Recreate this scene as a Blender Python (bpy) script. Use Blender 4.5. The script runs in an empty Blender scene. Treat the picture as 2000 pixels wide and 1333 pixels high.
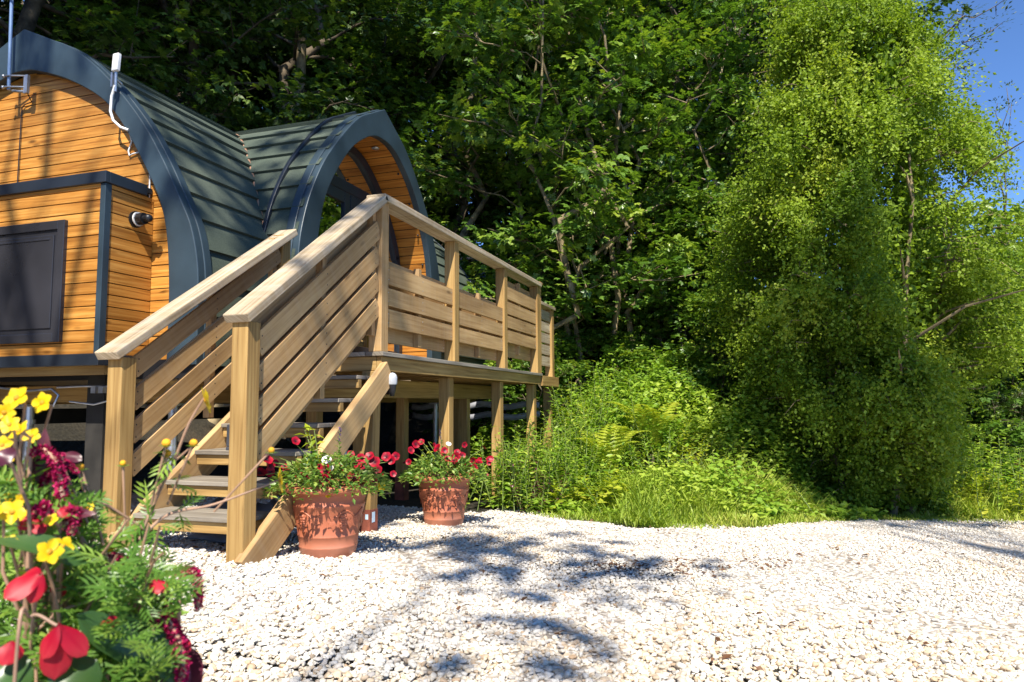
import bpy, math, random
import numpy as np
from mathutils import Vector, Matrix
R = math.radians
random.seed(7)
rng = np.random.default_rng(11)
S = bpy.context.scene
COL = S.collection

# ------------------------------------------------------------------ camera
# World axes: X runs along the deck front (away from the camera), Y to the left, Z up; the lens is at the origin.
FPX = 1400.0
yaw, pit, rol = R(18.2), R(5.0), R(-.34)
_F = np.array([[math.sin(yaw), math.cos(yaw), 0], [-math.cos(yaw), math.sin(yaw), 0], [0, 0, 1.]])
_fw = np.array([0, math.cos(pit), math.sin(pit)])
_u0 = np.array([0, -math.sin(pit), math.cos(pit)])
_r0 = np.array([1., 0, 0])
_rt = _F @ (_r0 * math.cos(rol) + _u0 * math.sin(rol))
_up = _F @ (_u0 * math.cos(rol) - _r0 * math.sin(rol))
_fw = _F @ _fw
cam_d = bpy.data.cameras.new('camera')
cam = bpy.data.objects.new('camera', cam_d)
COL.objects.link(cam)
S.camera = cam
cam_d.sensor_width = 36
cam_d.lens = FPX / 2000 * 36
cam_d.clip_start = .02
cam_d.clip_end = 2000
cam.matrix_world = Matrix([[_rt[i], _up[i], -_fw[i], 0] for i in range(3)] + [[0, 0, 0, 1]])
cam_d.dof.use_dof = True
cam_d.dof.focus_distance = 4.2
cam_d.dof.aperture_fstop = 10.0

# ------------------------------------------------------------------ sky, sun, exposure
SUN_EL = R(50)
_az = np.array([-.95, -.31]); _az /= np.hypot(*_az)
SUN = np.array([_az[0] * math.cos(SUN_EL), _az[1] * math.cos(SUN_EL), math.sin(SUN_EL)])
W = bpy.data.worlds.new('World')
S.world = W
W.use_nodes = True
wn = W.node_tree
sky = wn.nodes.new('ShaderNodeTexSky')
sky.sky_type = 'NISHITA'
sky.sun_disc = False
sky.sun_elevation = SUN_EL
sky.sun_rotation = math.atan2(SUN[0], SUN[1])
sky.altitude = 3000
sky.air_density = 1.0
sky.dust_density = 0
sky.ozone_density = 10.0
bg = wn.nodes['Background']
wn.links.new(sky.outputs[0], bg.inputs[0])
bg.inputs[1].default_value = .115
sd = bpy.data.lights.new('sun', 'SUN')
sun = bpy.data.objects.new('sun', sd)
COL.objects.link(sun)
sd.energy = 4.6
sd.angle = R(.53)
sd.color = (1, .93, .81)
sun.rotation_euler = Vector(-SUN).to_track_quat('-Z', 'Y').to_euler()
S.view_settings.view_transform = 'Standard'
S.view_settings.look = 'None'
S.view_settings.exposure = 1.05
S.cycles.use_denoising = True
S.cycles.max_bounces = 8
S.cycles.transparent_max_bounces = 12

# ------------------------------------------------------------------ materials
def newmat(name):
    m = bpy.data.materials.new(name)
    m.use_nodes = True
    nt = m.node_tree
    return m, nt, nt.nodes['Principled BSDF']

def nd(nt, t, **k):
    n = nt.nodes.new(t)
    for a, v in k.items():
        if a.startswith('i_'):
            n.inputs[a[2:].replace('_', ' ')].default_value = v
        elif a.startswith('n_'):
            n.inputs[int(a[2:])].default_value = v
        else:
            setattr(n, a, v)
    return n

def ramp(nt, stops, fac=None):
    n = nt.nodes.new('ShaderNodeValToRGB')
    e = n.color_ramp.elements
    while len(e) < len(stops):
        e.new(.5)
    for q, (p, c) in zip(e, stops):
        q.position = p
        q.color = (*c, 1) if len(c) == 3 else c
    if fac is not None:
        nt.links.new(fac, n.inputs[0])
    return n

def mix(nt, a, b, fac, mode='MIX'):
    n = nt.nodes.new('ShaderNodeMix')
    n.data_type = 'RGBA'
    n.blend_type = mode
    for s, v in ((0, fac), (6, a), (7, b)):
        if hasattr(v, 'links') or hasattr(v, 'is_linked'):
            nt.links.new(v, n.inputs[s])
        else:
            n.inputs[s].default_value = v if s == 0 else (*v, 1)
    return n.outputs[2]

def plain(name, col, rough=.5, metal=0, noise=.12, scale=9, bump=0):
    m, nt, b = newmat(name)
    tc = nd(nt, 'ShaderNodeTexCoord')
    no = nd(nt, 'ShaderNodeTexNoise', i_Scale=scale, i_Detail=5.)
    nt.links.new(tc.outputs['Object'], no.inputs['Vector'])
    lo = tuple(c * (1 - noise * 2) for c in col); hi = tuple(min(1, c * (1 + noise * 2)) for c in col)
    r = ramp(nt, [(.3, lo), (.7, hi)], no.outputs['Fac'])
    nt.links.new(r.outputs[0], b.inputs['Base Color'])
    b.inputs['Roughness'].default_value = rough
    b.inputs['Metallic'].default_value = metal
    if bump:
        bm = nd(nt, 'ShaderNodeBump', i_Strength=bump, i_Distance=.01)
        n2 = nd(nt, 'ShaderNodeTexNoise', i_Scale=scale * 9, i_Detail=3.)
        nt.links.new(tc.outputs['Object'], n2.inputs['Vector'])
        nt.links.new(n2.outputs['Fac'], bm.inputs['Height'])
        nt.links.new(bm.outputs[0], b.inputs['Normal'])
    return m

def wood(name, dark, mid, light, knots=.5, streak=.0, rough=.65, grey=None):
    """plank timber: grain runs along the UV u axis (metres), every plank has its own UV offset"""
    m, nt, b = newmat(name)
    uv = nd(nt, 'ShaderNodeUVMap')
    def mp(sx, sy):
        q = nd(nt, 'ShaderNodeMapping')
        q.inputs['Scale'].default_value = (sx, sy, 1)
        nt.links.new(uv.outputs[0], q.inputs[0])
        return q.outputs[0]
    n1 = nd(nt, 'ShaderNodeTexNoise', i_Scale=1., i_Detail=6., i_Distortion=.6)
    nt.links.new(mp(2.2, 55), n1.inputs['Vector'])
    n2 = nd(nt, 'ShaderNodeTexNoise', i_Scale=1., i_Detail=2.)
    nt.links.new(mp(.9, 3.0), n2.inputs['Vector'])
    g = ramp(nt, [(.28, dark), (.5, mid), (.72, light)], n1.outputs['Fac'])
    t = ramp(nt, [(.3, (.62, .59, .55)), (.7, (1.15, 1.15, 1.12))], n2.outputs['Fac'])
    c = mix(nt, g.outputs[0], t.outputs[0], 1., 'MULTIPLY')
    if knots:
        vo = nd(nt, 'ShaderNodeTexVoronoi', i_Scale=1.)
        nt.links.new(mp(4.2, 13), vo.inputs['Vector'])
        sel = nd(nt, 'ShaderNodeSeparateColor')
        nt.links.new(vo.outputs['Color'], sel.inputs[0])
        gt = nd(nt, 'ShaderNodeMath', operation='GREATER_THAN', n_1=.62)
        nt.links.new(sel.outputs[0], gt.inputs[0])
        kr = ramp(nt, [(.07, (1, 1, 1)), (.22, (0, 0, 0))], vo.outputs['Distance'])
        mu = nd(nt, 'ShaderNodeMath', operation='MULTIPLY')
        nt.links.new(kr.outputs[0], mu.inputs[0]); nt.links.new(gt.outputs[0], mu.inputs[1])
        m2 = nd(nt, 'ShaderNodeMath', operation='MULTIPLY', n_1=knots)
        nt.links.new(mu.outputs[0], m2.inputs[0])
        c = mix(nt, c, tuple(x * .32 for x in dark), m2.outputs[0])
    if streak:
        n3 = nd(nt, 'ShaderNodeTexNoise', i_Scale=1., i_Detail=4.)
        nt.links.new(mp(26, 1.6), n3.inputs['Vector'])
        r3 = ramp(nt, [(.42, (0, 0, 0)), (.72, (1, 1, 1))], n3.outputs['Fac'])
        m3 = nd(nt, 'ShaderNodeMath', operation='MULTIPLY', n_1=streak)
        nt.links.new(r3.outputs[0], m3.inputs[0])
        c = mix(nt, c, grey or (.5, .45, .36), m3.outputs[0])
    nt.links.new(c, b.inputs['Base Color'])
    b.inputs['Roughness'].default_value = rough
    b.inputs['Specular IOR Level'].default_value = .3
    bm = nd(nt, 'ShaderNodeBump', i_Strength=.25, i_Distance=.003)
    nt.links.new(n1.outputs['Fac'], bm.inputs['Height'])
    nt.links.new(bm.outputs[0], b.inputs['Normal'])
    return m

def leafmat(name, stops, trans=.35, rough=.42, spec=.5, tr_tint=(1.25, 1.3, .5)):
    """foliage: colour from a per-leaf random attribute, part of the light passes through"""
    m, nt, b = newmat(name)
    at = nd(nt, 'ShaderNodeAttribute', attribute_name='tint')
    r = ramp(nt, stops, at.outputs['Fac'])
    nt.links.new(r.outputs[0], b.inputs['Base Color'])
    b.inputs['Roughness'].default_value = rough
    b.inputs['Specular IOR Level'].default_value = spec
    tr = nd(nt, 'ShaderNodeBsdfTranslucent')
    cc = mix(nt, r.outputs[0], tr_tint, 1., 'MULTIPLY')
    nt.links.new(cc, tr.inputs[0])
    ms = nd(nt, 'ShaderNodeMixShader')
    ms.inputs[0].default_value = trans
    nt.links.new(b.outputs[0], ms.inputs[1])
    nt.links.new(tr.outputs[0], ms.inputs[2])
    nt.links.new(ms.outputs[0], nt.nodes['Material Output'].inputs[0])
    return m

M = {}
M['rail_wood'] = wood('weathered_pine', (.36, .215, .092), (.48, .305, .138), (.56, .38, .185), .7, .08, .7, (.55, .5, .42))
M['post_wood'] = wood('green_pine', (.26, .155, .052), (.39, .245, .088), (.48, .325, .130), .35, .0, .65)
M['cap_wood'] = wood('greyed_pine', (.27, .20, .12), (.44, .35, .235), (.58, .49, .37), .35, .25, .7, (.52, .49, .45))
M['grey_board'] = wood('grey_decking', (.17, .15, .125), (.27, .24, .20), (.36, .33, .28), .15, .1, .75, (.34, .33, .32))
M['larch'] = wood('stained_larch', (.28, .105, .017), (.50, .22, .042), (.63, .33, .085), .85, 0, .42)
M['soffit'] = wood('soffit_larch', (.30, .10, .014), (.46, .18, .026), (.56, .25, .045), .6, 0, .5)
M['new_wood'] = wood('fresh_sawn', (.45, .33, .2), (.6, .47, .31), (.7, .58, .42), .3, 0, .7)
M['slate_metal'] = plain('slate_blue_metal', (.030, .050, .066), .42, .1, .16, 3)
M['dark_metal'] = plain('anthracite_metal', (.018, .024, .034), .35, .1, .12, 4)
M['black'] = plain('black_plastic', (.012, .012, .014), .4, 0, .1)
M['hatch'] = plain('hatch_panel', (.028, .028, .034), .2, 0, .15, 2)
M['white_plastic'] = plain('white_plastic', (.75, .75, .74), .4, 0, .04)
M['galv'] = plain('galvanised_steel', (.45, .47, .5), .35, .8, .15, 14)
M['mast'] = plain('blue_grey_mast', (.16, .25, .42), .4, .2, .1)
M['dark_fill'] = plain('near_black', (.02, .018, .015), .9, 0, .2)
M['cream'] = plain('cream_curtain', (.72, .62, .42), .8, 0, .08, 5)
M['slateblue_sheet'] = plain('blue_grey_sheet', (.16, .2, .25), .6, 0, .2, 6)
M['redpaint'] = plain('red_brown_paint', (.22, .06, .035), .7, 0, .25, 12)
M['bark'] = plain('bark', (.095, .072, .045), .9, 0, .4, 6, .8)
M['bark_light'] = plain('pale_bark', (.20, .155, .085), .85, 0, .35, 7, .6)
M['twig'] = plain('twig', (.13, .105, .06), .8, 0, .3, 12)
M['soil'] = plain('potting_soil', (.03, .022, .015), .95, 0, .3, 30, .6)

# felt roof courses
m, nt, b = newmat('felt_shingle')
tc = nd(nt, 'ShaderNodeTexCoord')
n1 = nd(nt, 'ShaderNodeTexNoise', i_Scale=2.2, i_Detail=4.)
n2 = nd(nt, 'ShaderNodeTexNoise', i_Scale=260., i_Detail=2.)
for n in (n1, n2): nt.links.new(tc.outputs['Object'], n.inputs['Vector'])
c = mix(nt, ramp(nt, [(.3, (.048, .068, .052)), (.7, (.088, .108, .082))], n1.outputs['Fac']).outputs[0],
        ramp(nt, [(.35, (.55, .55, .55)), (.65, (1.35, 1.35, 1.35))], n2.outputs['Fac']).outputs[0], .8, 'MULTIPLY')
nt.links.new(c, b.inputs['Base Color'])
b.inputs['Roughness'].default_value = .8; b.inputs['Specular IOR Level'].default_value = .3
bm = nd(nt, 'ShaderNodeBump', i_Strength=.35, i_Distance=.004)
nt.links.new(n2.outputs['Fac'], bm.inputs['Height']); nt.links.new(bm.outputs[0], b.inputs['Normal'])
M['felt'] = m

# terracotta pot
m, nt, b = newmat('terracotta_plastic')
tc = nd(nt, 'ShaderNodeTexCoord')
n1 = nd(nt, 'ShaderNodeTexNoise', i_Scale=6., i_Detail=5.)
nt.links.new(tc.outputs['Object'], n1.inputs['Vector'])
sx = nd(nt, 'ShaderNodeSeparateXYZ'); nt.links.new(tc.outputs['Object'], sx.inputs[0])
base = ramp(nt, [(.3, (.36, .105, .050)), (.7, (.45, .145, .075))], n1.outputs['Fac'])
dustf = nd(nt, 'ShaderNodeMapRange', n_1=.13, n_2=.0, n_3=0., n_4=1.)
nt.links.new(sx.outputs['Z'], dustf.inputs[0])
n3 = nd(nt, 'ShaderNodeTexNoise', i_Scale=14., i_Detail=6.); nt.links.new(tc.outputs['Object'], n3.inputs['Vector'])
mm = nd(nt, 'ShaderNodeMath', operation='MULTIPLY'); dustf.inputs[4].default_value = .55; nt.links.new(dustf.outputs[0], mm.inputs[0]); nt.links.new(n3.outputs['Fac'], mm.inputs[1])
c = mix(nt, base.outputs[0], (.50, .33, .24), mm.outputs[0])
nt.links.new(c, b.inputs['Base Color'])
b.inputs['Roughness'].default_value = .5
M['terracotta'] = m

# window glass: part mirror, part clear
m, nt, b = newmat('window_glass')
nt.nodes.remove(b)
tr = nd(nt, 'ShaderNodeBsdfTransparent'); tr.inputs[0].default_value = (.85, .88, .87, 1)
gl = nd(nt, 'ShaderNodeBsdfGlossy'); gl.inputs['Roughness'].default_value = .01
fr = nd(nt, 'ShaderNodeFresnel', i_IOR=1.75)
mr = nd(nt, 'ShaderNodeMapRange', n_1=0., n_2=1., n_3=.30, n_4=1.)
nt.links.new(fr.outputs[0], mr.inputs[0])
ms = nd(nt, 'ShaderNodeMixShader')
nt.links.new(mr.outputs[0], ms.inputs[0]); nt.links.new(tr.outputs[0], ms.inputs[1]); nt.links.new(gl.outputs[0], ms.inputs[2])
nt.links.new(ms.outputs[0], nt.nodes['Material Output'].inputs[0])
M['glass'] = m
m = m.copy(); m.name = 'clear_glass'; m.node_tree.nodes['Map Range'].inputs[3].default_value = .04; m.node_tree.nodes['Fresnel'].inputs[0].default_value = 1.3; M['clear_glass'] = m

# gravel sheet (under the loose stones) and the stones
def gravelmat(name, sheet):
    m, nt, b = newmat(name)
    if sheet:
        tc = nd(nt, 'ShaderNodeTexCoord')
        vo = nd(nt, 'ShaderNodeTexVoronoi', i_Scale=34.)
        nt.links.new(tc.outputs['Object'], vo.inputs['Vector'])
        sp = nd(nt, 'ShaderNodeSeparateColor'); nt.links.new(vo.outputs['Color'], sp.inputs[0])
        r = ramp(nt, [(0, (.36, .32, .27)), (.12, (.58, .54, .48)), (.45, (.74, .71, .66)), (.8, (.70, .63, .53)), (1, (.80, .78, .74))], sp.outputs[0])
        gap = ramp(nt, [(.30, (1, 1, 1)), (.62, (.30, .26, .22))], vo.outputs['Distance'])
        gap.color_ramp.interpolation = 'EASE'
        c = mix(nt, r.outputs[0], gap.outputs[0], .75, 'MULTIPLY')
        dn = nd(nt, 'ShaderNodeTexNoise', i_Scale=.8, i_Detail=5.); nt.links.new(tc.outputs['Object'], dn.inputs['Vector'])
        dr = ramp(nt, [(.48, (0, 0, 0)), (.72, (.55, .55, .55))], dn.outputs['Fac'])
        c = mix(nt, c, (.55, .44, .33), dr.outputs[0])
        nt.links.new(c, b.inputs['Base Color'])
        bm = nd(nt, 'ShaderNodeBump', i_Strength=.7, i_Distance=.02); bm.invert = True
        nt.links.new(vo.outputs['Distance'], bm.inputs['Height']); nt.links.new(bm.outputs[0], b.inputs['Normal'])
    else:
        at = nd(nt, 'ShaderNodeAttribute', attribute_name='tint')
        r = ramp(nt, [(0, (.26, .21, .16)), (.04, (.48, .44, .40)), (.15, (.57, .55, .51)), (.5, (.665, .62, .54)), (.8, (.73, .695, .625)), (.93, (.63, .54, .41)), (1, (.46, .32, .20))], at.outputs['Fac'])
        tc = nd(nt, 'ShaderNodeTexCoord')
        n1 = nd(nt, 'ShaderNodeTexNoise', i_Scale=70., i_Detail=4.); nt.links.new(tc.outputs['Object'], n1.inputs['Vector'])
        t = ramp(nt, [(.3, (.80, .78, .75)), (.65, (1.05, 1.05, 1.05))], n1.outputs['Fac'])
        c = mix(nt, r.outputs[0], t.outputs[0], 1., 'MULTIPLY')
        nt.links.new(c, b.inputs['Base Color'])
    b.inputs['Roughness'].default_value = .75
    b.inputs['Specular IOR Level'].default_value = .3
    return m
M['gravel_sheet'] = gravelmat('gravel_sheet', True)
M['pebble'] = gravelmat('limestone_chips', False)

m, nt, b = newmat('ground_earth')
tc = nd(nt, 'ShaderNodeTexCoord')
n1 = nd(nt, 'ShaderNodeTexNoise', i_Scale=1.3, i_Detail=7.); nt.links.new(tc.outputs['Object'], n1.inputs['Vector'])
n2 = nd(nt, 'ShaderNodeTexNoise', i_Scale=24., i_Detail=4.); nt.links.new(tc.outputs['Object'], n2.inputs['Vector'])
c = mix(nt, ramp(nt, [(.35, (.016, .014, .008)), (.55, (.028, .023, .013)), (.7, (.05, .037, .022))], n1.outputs['Fac']).outputs[0],
        ramp(nt, [(.3, (.6, .6, .6)), (.7, (1.3, 1.3, 1.3))], n2.outputs['Fac']).outputs[0], 1., 'MULTIPLY')
nt.links.new(c, b.inputs['Base Color']); b.inputs['Roughness'].default_value = .95
bm = nd(nt, 'ShaderNodeBump', i_Strength=.6, i_Distance=.05); nt.links.new(n2.outputs['Fac'], bm.inputs['Height']); nt.links.new(bm.outputs[0], b.inputs['Normal'])
M['earth'] = m

G3 = lambda a, b_, c_: [(0, a), (.5, b_), (1, c_)]
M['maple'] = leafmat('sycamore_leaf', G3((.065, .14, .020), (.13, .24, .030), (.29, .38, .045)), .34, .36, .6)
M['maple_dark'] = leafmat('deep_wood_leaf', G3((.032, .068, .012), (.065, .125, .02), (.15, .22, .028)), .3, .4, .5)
M['haw'] = leafmat('hawthorn_leaf', G3((.10, .18, .015), (.225, .325, .028), (.36, .43, .05)), .38, .5, .25)
M['willow'] = leafmat('grey_green_leaf', G3((.035, .070, .020), (.06, .10, .026), (.10, .14, .03)), .3, .4, .5)
M['weed'] = leafmat('weed_leaf', G3((.09, .19, .016), (.22, .36, .034), (.46, .54, .075)), .38, .45, .4)
M['grass'] = leafmat('grass_blade', G3((.10, .19, .014), (.29, .39, .04), (.54, .52, .14)), .4, .5, .35)
M['fern'] = leafmat('fern_frond', G3((.20, .28, .018), (.36, .43, .03), (.50, .50, .06)), .42, .45, .4)
M['brownleaf'] = leafmat('dead_leaf', G3((.08, .04, .02), (.16, .08, .04), (.25, .14, .075)), .3, .6, .3, (1.2, .8, .6))
M['potleaf'] = leafmat('petunia_leaf', G3((.06, .14, .022), (.14, .26, .04), (.33, .41, .09)), .34, .4, .4)
M['bedleaf'] = leafmat('bedding_leaf', G3((.07, .17, .025), (.15, .29, .045), (.29, .42, .07)), .36, .38, .45)
M['bigleaf'] = leafmat('begonia_leaf', G3((.03, .075, .02), (.055, .12, .03), (.10, .16, .05)), .25, .32, .5)
M['darkleaf'] = leafmat('purple_leaf', G3((.05, .012, .02), (.10, .02, .04), (.16, .05, .05)), .25, .35, .5, (1.2, .7, .7))
M['crimson'] = leafmat('crimson_petal', [(0, (.02, .001, .006)), (.28, (.12, .002, .012)), (.6, (.33, .003, .018)), (1, (.42, .006, .026))], .12, .45, .3, (1.2, .6, .6))
M['magenta'] = leafmat('amaranth_tassel', G3((.14, .003, .03), (.38, .008, .075), (.6, .03, .16)), .2, .6, .2, (1.1, .7, .7))
M['scarlet'] = leafmat('scarlet_petal', G3((.26, .003, .018), (.44, .006, .026), (.60, .05, .06)), .3, .45, .3, (1.15, .6, .6))
M['yellow'] = leafmat('yellow_petal', G3((.70, .40, .004), (.82, .56, .008), (.86, .66, .03)), .3, .45, .3, (1.05, 1., .6))
M['orange_eye'] = plain('flower_eye', (.62, .30, .01), .8, 0, .3, 60)
M['violet'] = leafmat('violet_spike', G3((.06, .02, .16), (.13, .06, .32), (.25, .14, .45)), .2, .5, .3, (.9, .8, 1.1))
M['white_petal'] = leafmat('white_petal', G3((.7, .62, .62), (.8, .76, .76), (.84, .82, .8)), .25, .5, .3, (1, 1, 1))
M['stem'] = plain('green_stem', (.16, .22, .05), .5, 0, .2, 20)
M['stem_pink'] = plain('pinkish_stem', (.33, .20, .13), .5, 0, .2, 20)

# ------------------------------------------------------------------ object helpers
def tag(o, label=None, cat=None, group=None, kind=None):
    for k, v in (('label', label), ('category', cat), ('group', group), ('kind', kind)):
        if v: o[k] = v
    return o

def empty(name, loc, label, cat, group=None):
    o = bpy.data.objects.new(name, None)
    o.empty_display_size = .1
    COL.objects.link(o)
    o.location = loc
    return tag(o, label, cat, group)

def link(name, me, mat, parent=None, bevel=0):
    o = bpy.data.objects.new(name, me)
    COL.objects.link(o)
    for mm_ in (mat if isinstance(mat, (list, tuple)) else [mat]):
        me.materials.append(mm_)
    if parent is not None:
        o.parent = parent
        w = Vector((0, 0, 0)); q = parent
        while q: w += q.location; q = q.parent
        o.location = -w          # all part meshes are written in world coordinates
    if bevel:
        bv = o.modifiers.new('bevel', 'BEVEL'); bv.width = bevel; bv.segments = 2; bv.limit_method = 'ANGLE'
    return o

class MB:
    def __init__(s): s.v, s.f, s.uv, s.mi, s.sm = [], [], [], [], []
    def add(s, vs, fs, uvs=None, mi=0, smooth=False):
        k = len(s.v)
        s.v += [tuple(map(float, p)) for p in vs]
        for i, f in enumerate(fs):
            s.f.append(tuple(k + j for j in f))
            s.uv.append(uvs[i] if uvs else [(vs[j][0] + vs[j][1], vs[j][2]) for j in f])
            s.mi.append(mi); s.sm.append(smooth)
    def plank(s, p0, p1, w, t, side=(0, 0, 1), mi=0, off=True):
        """a board from p0 to p1; w across 'side', t across the third direction"""
        p0, p1 = np.array(p0, float), np.array(p1, float)
        d = p1 - p0; L = np.linalg.norm(d); d /= L
        a = np.array(side, float); a -= d * (a @ d); a /= np.linalg.norm(a)
        c = np.cross(d, a)
        vs = [p + a * w / 2 * i + c * t / 2 * j for p in (p0, p1) for i, j in ((-1, -1), (1, -1), (1, 1), (-1, 1))]
        o = (random.uniform(0, 60), random.uniform(0, 60)) if off else (0, 0)
        U = lambda u, v: (u + o[0], v + o[1])
        fs, uv = [], []
        for k, (wid, base) in enumerate(((w, 0), (t, w), (w, w + t), (t, 2 * w + t))):
            j = (k + 1) % 4
            fs.append((k, j, 4 + j, 4 + k))
            uv.append([U(0, base), U(0, base + wid), U(L, base + wid), U(L, base)])
        fs += [(3, 2, 1, 0), (4, 5, 6, 7)]
        uv += [[U(0, 0), U(0.02, w), U(0.02, w + t), U(0, t)]] * 2
        s.add(vs, fs, uv, mi)
    def box(s, lo, hi, mi=0):
        lo, hi = np.array(lo, float), np.array(hi, float)
        e = hi - lo; k = int(np.argmax(e)); i, j = [q for q in range(3) if q != k]
        c = (lo + hi) / 2; p0, p1 = c.copy(), c.copy(); p0[k] = lo[k]; p1[k] = hi[k]
        sd_ = np.zeros(3); sd_[i] = 1
        s.plank(p0, p1, e[i], e[j], sd_, mi)
    def tube(s, pts, rad, n=8, mi=0, cap=True):
        pts = [np.array(p, float) for p in pts]
        rad = [rad] * len(pts) if np.isscalar(rad) else rad
        rings = []; vs = []; prev = None
        for i, p in enumerate(pts):
            d = pts[min(i + 1, len(pts) - 1)] - pts[max(i - 1, 0)]
            d /= max(np.linalg.norm(d), 1e-9)
            if prev is None:
                a = np.cross(d, (0, 0, 1.)) if abs(d[2]) < .9 else np.cross(d, (1., 0, 0))
            else:
                a = prev - d * (prev @ d)
            a /= np.linalg.norm(a); prev = a; b_ = np.cross(d, a)
            vs += [p + rad[i] * (a * math.cos(2 * math.pi * k / n) + b_ * math.sin(2 * math.pi * k / n)) for k in range(n)]
        fs = [(i * n + k, i * n + (k + 1) % n, (i + 1) * n + (k + 1) % n, (i + 1) * n + k) for i in range(len(pts) - 1) for k in range(n)]
        s.add(vs, fs, None, mi, True)
        if cap:
            s.add(vs[:n][::-1], [tuple(range(n))], None, mi); s.add(vs[-n:], [tuple(range(n))], None, mi)
    def lathe(s, prof, c=(0, 0, 0), n=40, mi=0, smooth=True):
        vs = [(c[0] + r * math.cos(2 * math.pi * k / n), c[1] + r * math.sin(2 * math.pi * k / n), c[2] + z) for r, z in prof for k in range(n)]
        fs = [(i * n + k, i * n + (k + 1) % n, (i + 1) * n + (k + 1) % n, (i + 1) * n + k) for i in range(len(prof) - 1) for k in range(n)]
        s.add(vs, fs, None, mi, smooth)
    def ball(s, c, r, mi=0, n=8, sc=(1, 1, 1)):
        pr = [(r * math.sin(math.pi * i / n), -r * math.cos(math.pi * i / n)) for i in range(n + 1)]
        pr[0] = (r * .03, pr[0][1]); pr[-1] = (r * .03, pr[-1][1])
        vs = [(c[0] + sc[0] * q * math.cos(2 * math.pi * k / (n + 2)), c[1] + sc[1] * q * math.sin(2 * math.pi * k / (n + 2)), c[2] + sc[2] * z) for q, z in pr for k in range(n + 2)]
        w = n + 2
        s.add(vs, [(i * w + k, i * w + (k + 1) % w, (i + 1) * w + (k + 1) % w, (i + 1) * w + k) for i in range(n) for k in range(w)], None, mi, True)
    def build(s, name, mat, parent=None, bevel=0):
        me = bpy.data.meshes.new(name)
        me.from_pydata(s.v, [], s.f)
        ul = me.uv_layers.new(name='UVMap')
        ul.data.foreach_set('uv', np.array([c for f in s.uv for c in f], np.float32).ravel())
        me.polygons.foreach_set('material_index', s.mi)
        me.polygons.foreach_set('use_smooth', s.sm)
        me.update()
        return link(name, me, mat, parent, bevel)

def npmesh(name, V, F, mat, parent=None, tint=None, smooth=False):
    V = np.asarray(V, np.float32).reshape(-1, 3); F = np.asarray(F, np.int32)
    k = F.shape[1]
    me = bpy.data.meshes.new(name)
    me.vertices.add(len(V)); me.vertices.foreach_set('co', V.ravel())
    me.loops.add(F.size); me.loops.foreach_set('vertex_index', F.ravel())
    me.polygons.add(len(F))
    me.polygons.foreach_set('loop_start', np.arange(0, F.size, k, dtype=np.int32))
    me.polygons.foreach_set('use_smooth', np.full(len(F), smooth))
    if tint is not None:
        a = me.attributes.new('tint', 'FLOAT', 'POINT'); a.data.foreach_set('value', np.asarray(tint, np.float32))
    me.update(calc_edges=True)
    return link(name, me, mat, parent)

def unit(a): return a / np.maximum(np.linalg.norm(a, axis=-1, keepdims=True), 1e-9)

class Leaves:
    """collects leaf faces (quads) with a per-leaf tint"""
    def __init__(s): s.V, s.F, s.T, s.n = [], [], [], 0
    def _push(s, V, F, T):
        s.V.append(V.reshape(-1, 3)); s.F.append(F.reshape(-1, 4) + s.n); s.T.append(T.ravel()); s.n += V.reshape(-1, 3).shape[0]
    def add(s, P, D, N, L, Wd, tint, fold=.12, droop=.15):
        """ovate leaves: base at P, along D, facing N, two halves folded on the midrib"""
        P = np.atleast_2d(P); n = len(P)
        D = unit(np.broadcast_to(D, P.shape)); N = np.broadcast_to(N, P.shape); Sd = unit(np.cross(D, N)); N = np.cross(Sd, D)
        L = np.broadcast_to(L, n)[:, None]; Wd = np.broadcast_to(Wd, n)[:, None]
        base = P; tip = P + D * L - N * L * droop
        mid = P + D * L * .45 - N * Wd * fold
        l = P + D * L * .42 + Sd * Wd * .5; r = P + D * L * .42 - Sd * Wd * .5
        V = np.stack([base, r, tip, l, mid], 1)
        k = (np.arange(n) * 5)[:, None]
        F = np.concatenate([k + [0, 1, 2, 4], k + [0, 4, 2, 3]], 1)
        s._push(V, F, np.repeat(np.broadcast_to(tint, n), 5))
    def diamond(s, P, D, N, L, Wd, tint, droop=.1):
        P = np.atleast_2d(P); n = len(P)
        D = unit(np.broadcast_to(D, P.shape)); Sd = unit(np.cross(D, np.broadcast_to(N, P.shape))); N = np.cross(Sd, D)
        L = np.broadcast_to(L, n)[:, None]; Wd = np.broadcast_to(Wd, n)[:, None]
        V = np.stack([P, P + D * L * .5 - Sd * Wd * .5, P + D * L - N * L * droop, P + D * L * .5 + Sd * Wd * .5], 1)
        F = (np.arange(n) * 4)[:, None] + np.arange(4)
        s._push(V, F, np.repeat(np.broadcast_to(tint, n), 4))
    def maple(s, P, D, N, L, tint):
        """palmate leaf with three big and two small lobes"""
        P = np.atleast_2d(P)
        D = unit(np.broadcast_to(D, P.shape)); Sd = unit(np.cross(D, np.broadcast_to(N, P.shape))); N = np.cross(Sd, D)
        for a, sc in ((0, 1.), (50, .9), (-50, .9), (105, .55), (-105, .55)):
            ca, sa = math.cos(R(a)), math.sin(R(a))
            s.diamond(P, D * ca + Sd * sa, N, L * sc, L * sc * .62, tint, .16)
    def build(s, name, mat, parent=None):
        return npmesh(name, np.concatenate(s.V), np.concatenate(s.F), mat, parent, np.concatenate(s.T))

def ray(px, py):
    return _fw + _rt * (px - 1000) / FPX - _up * (py - 666.5) / FPX
def at(px, py, depth):            # a point of the place seen in this direction, 'depth' metres away
    return ray(px, py) * depth
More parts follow.
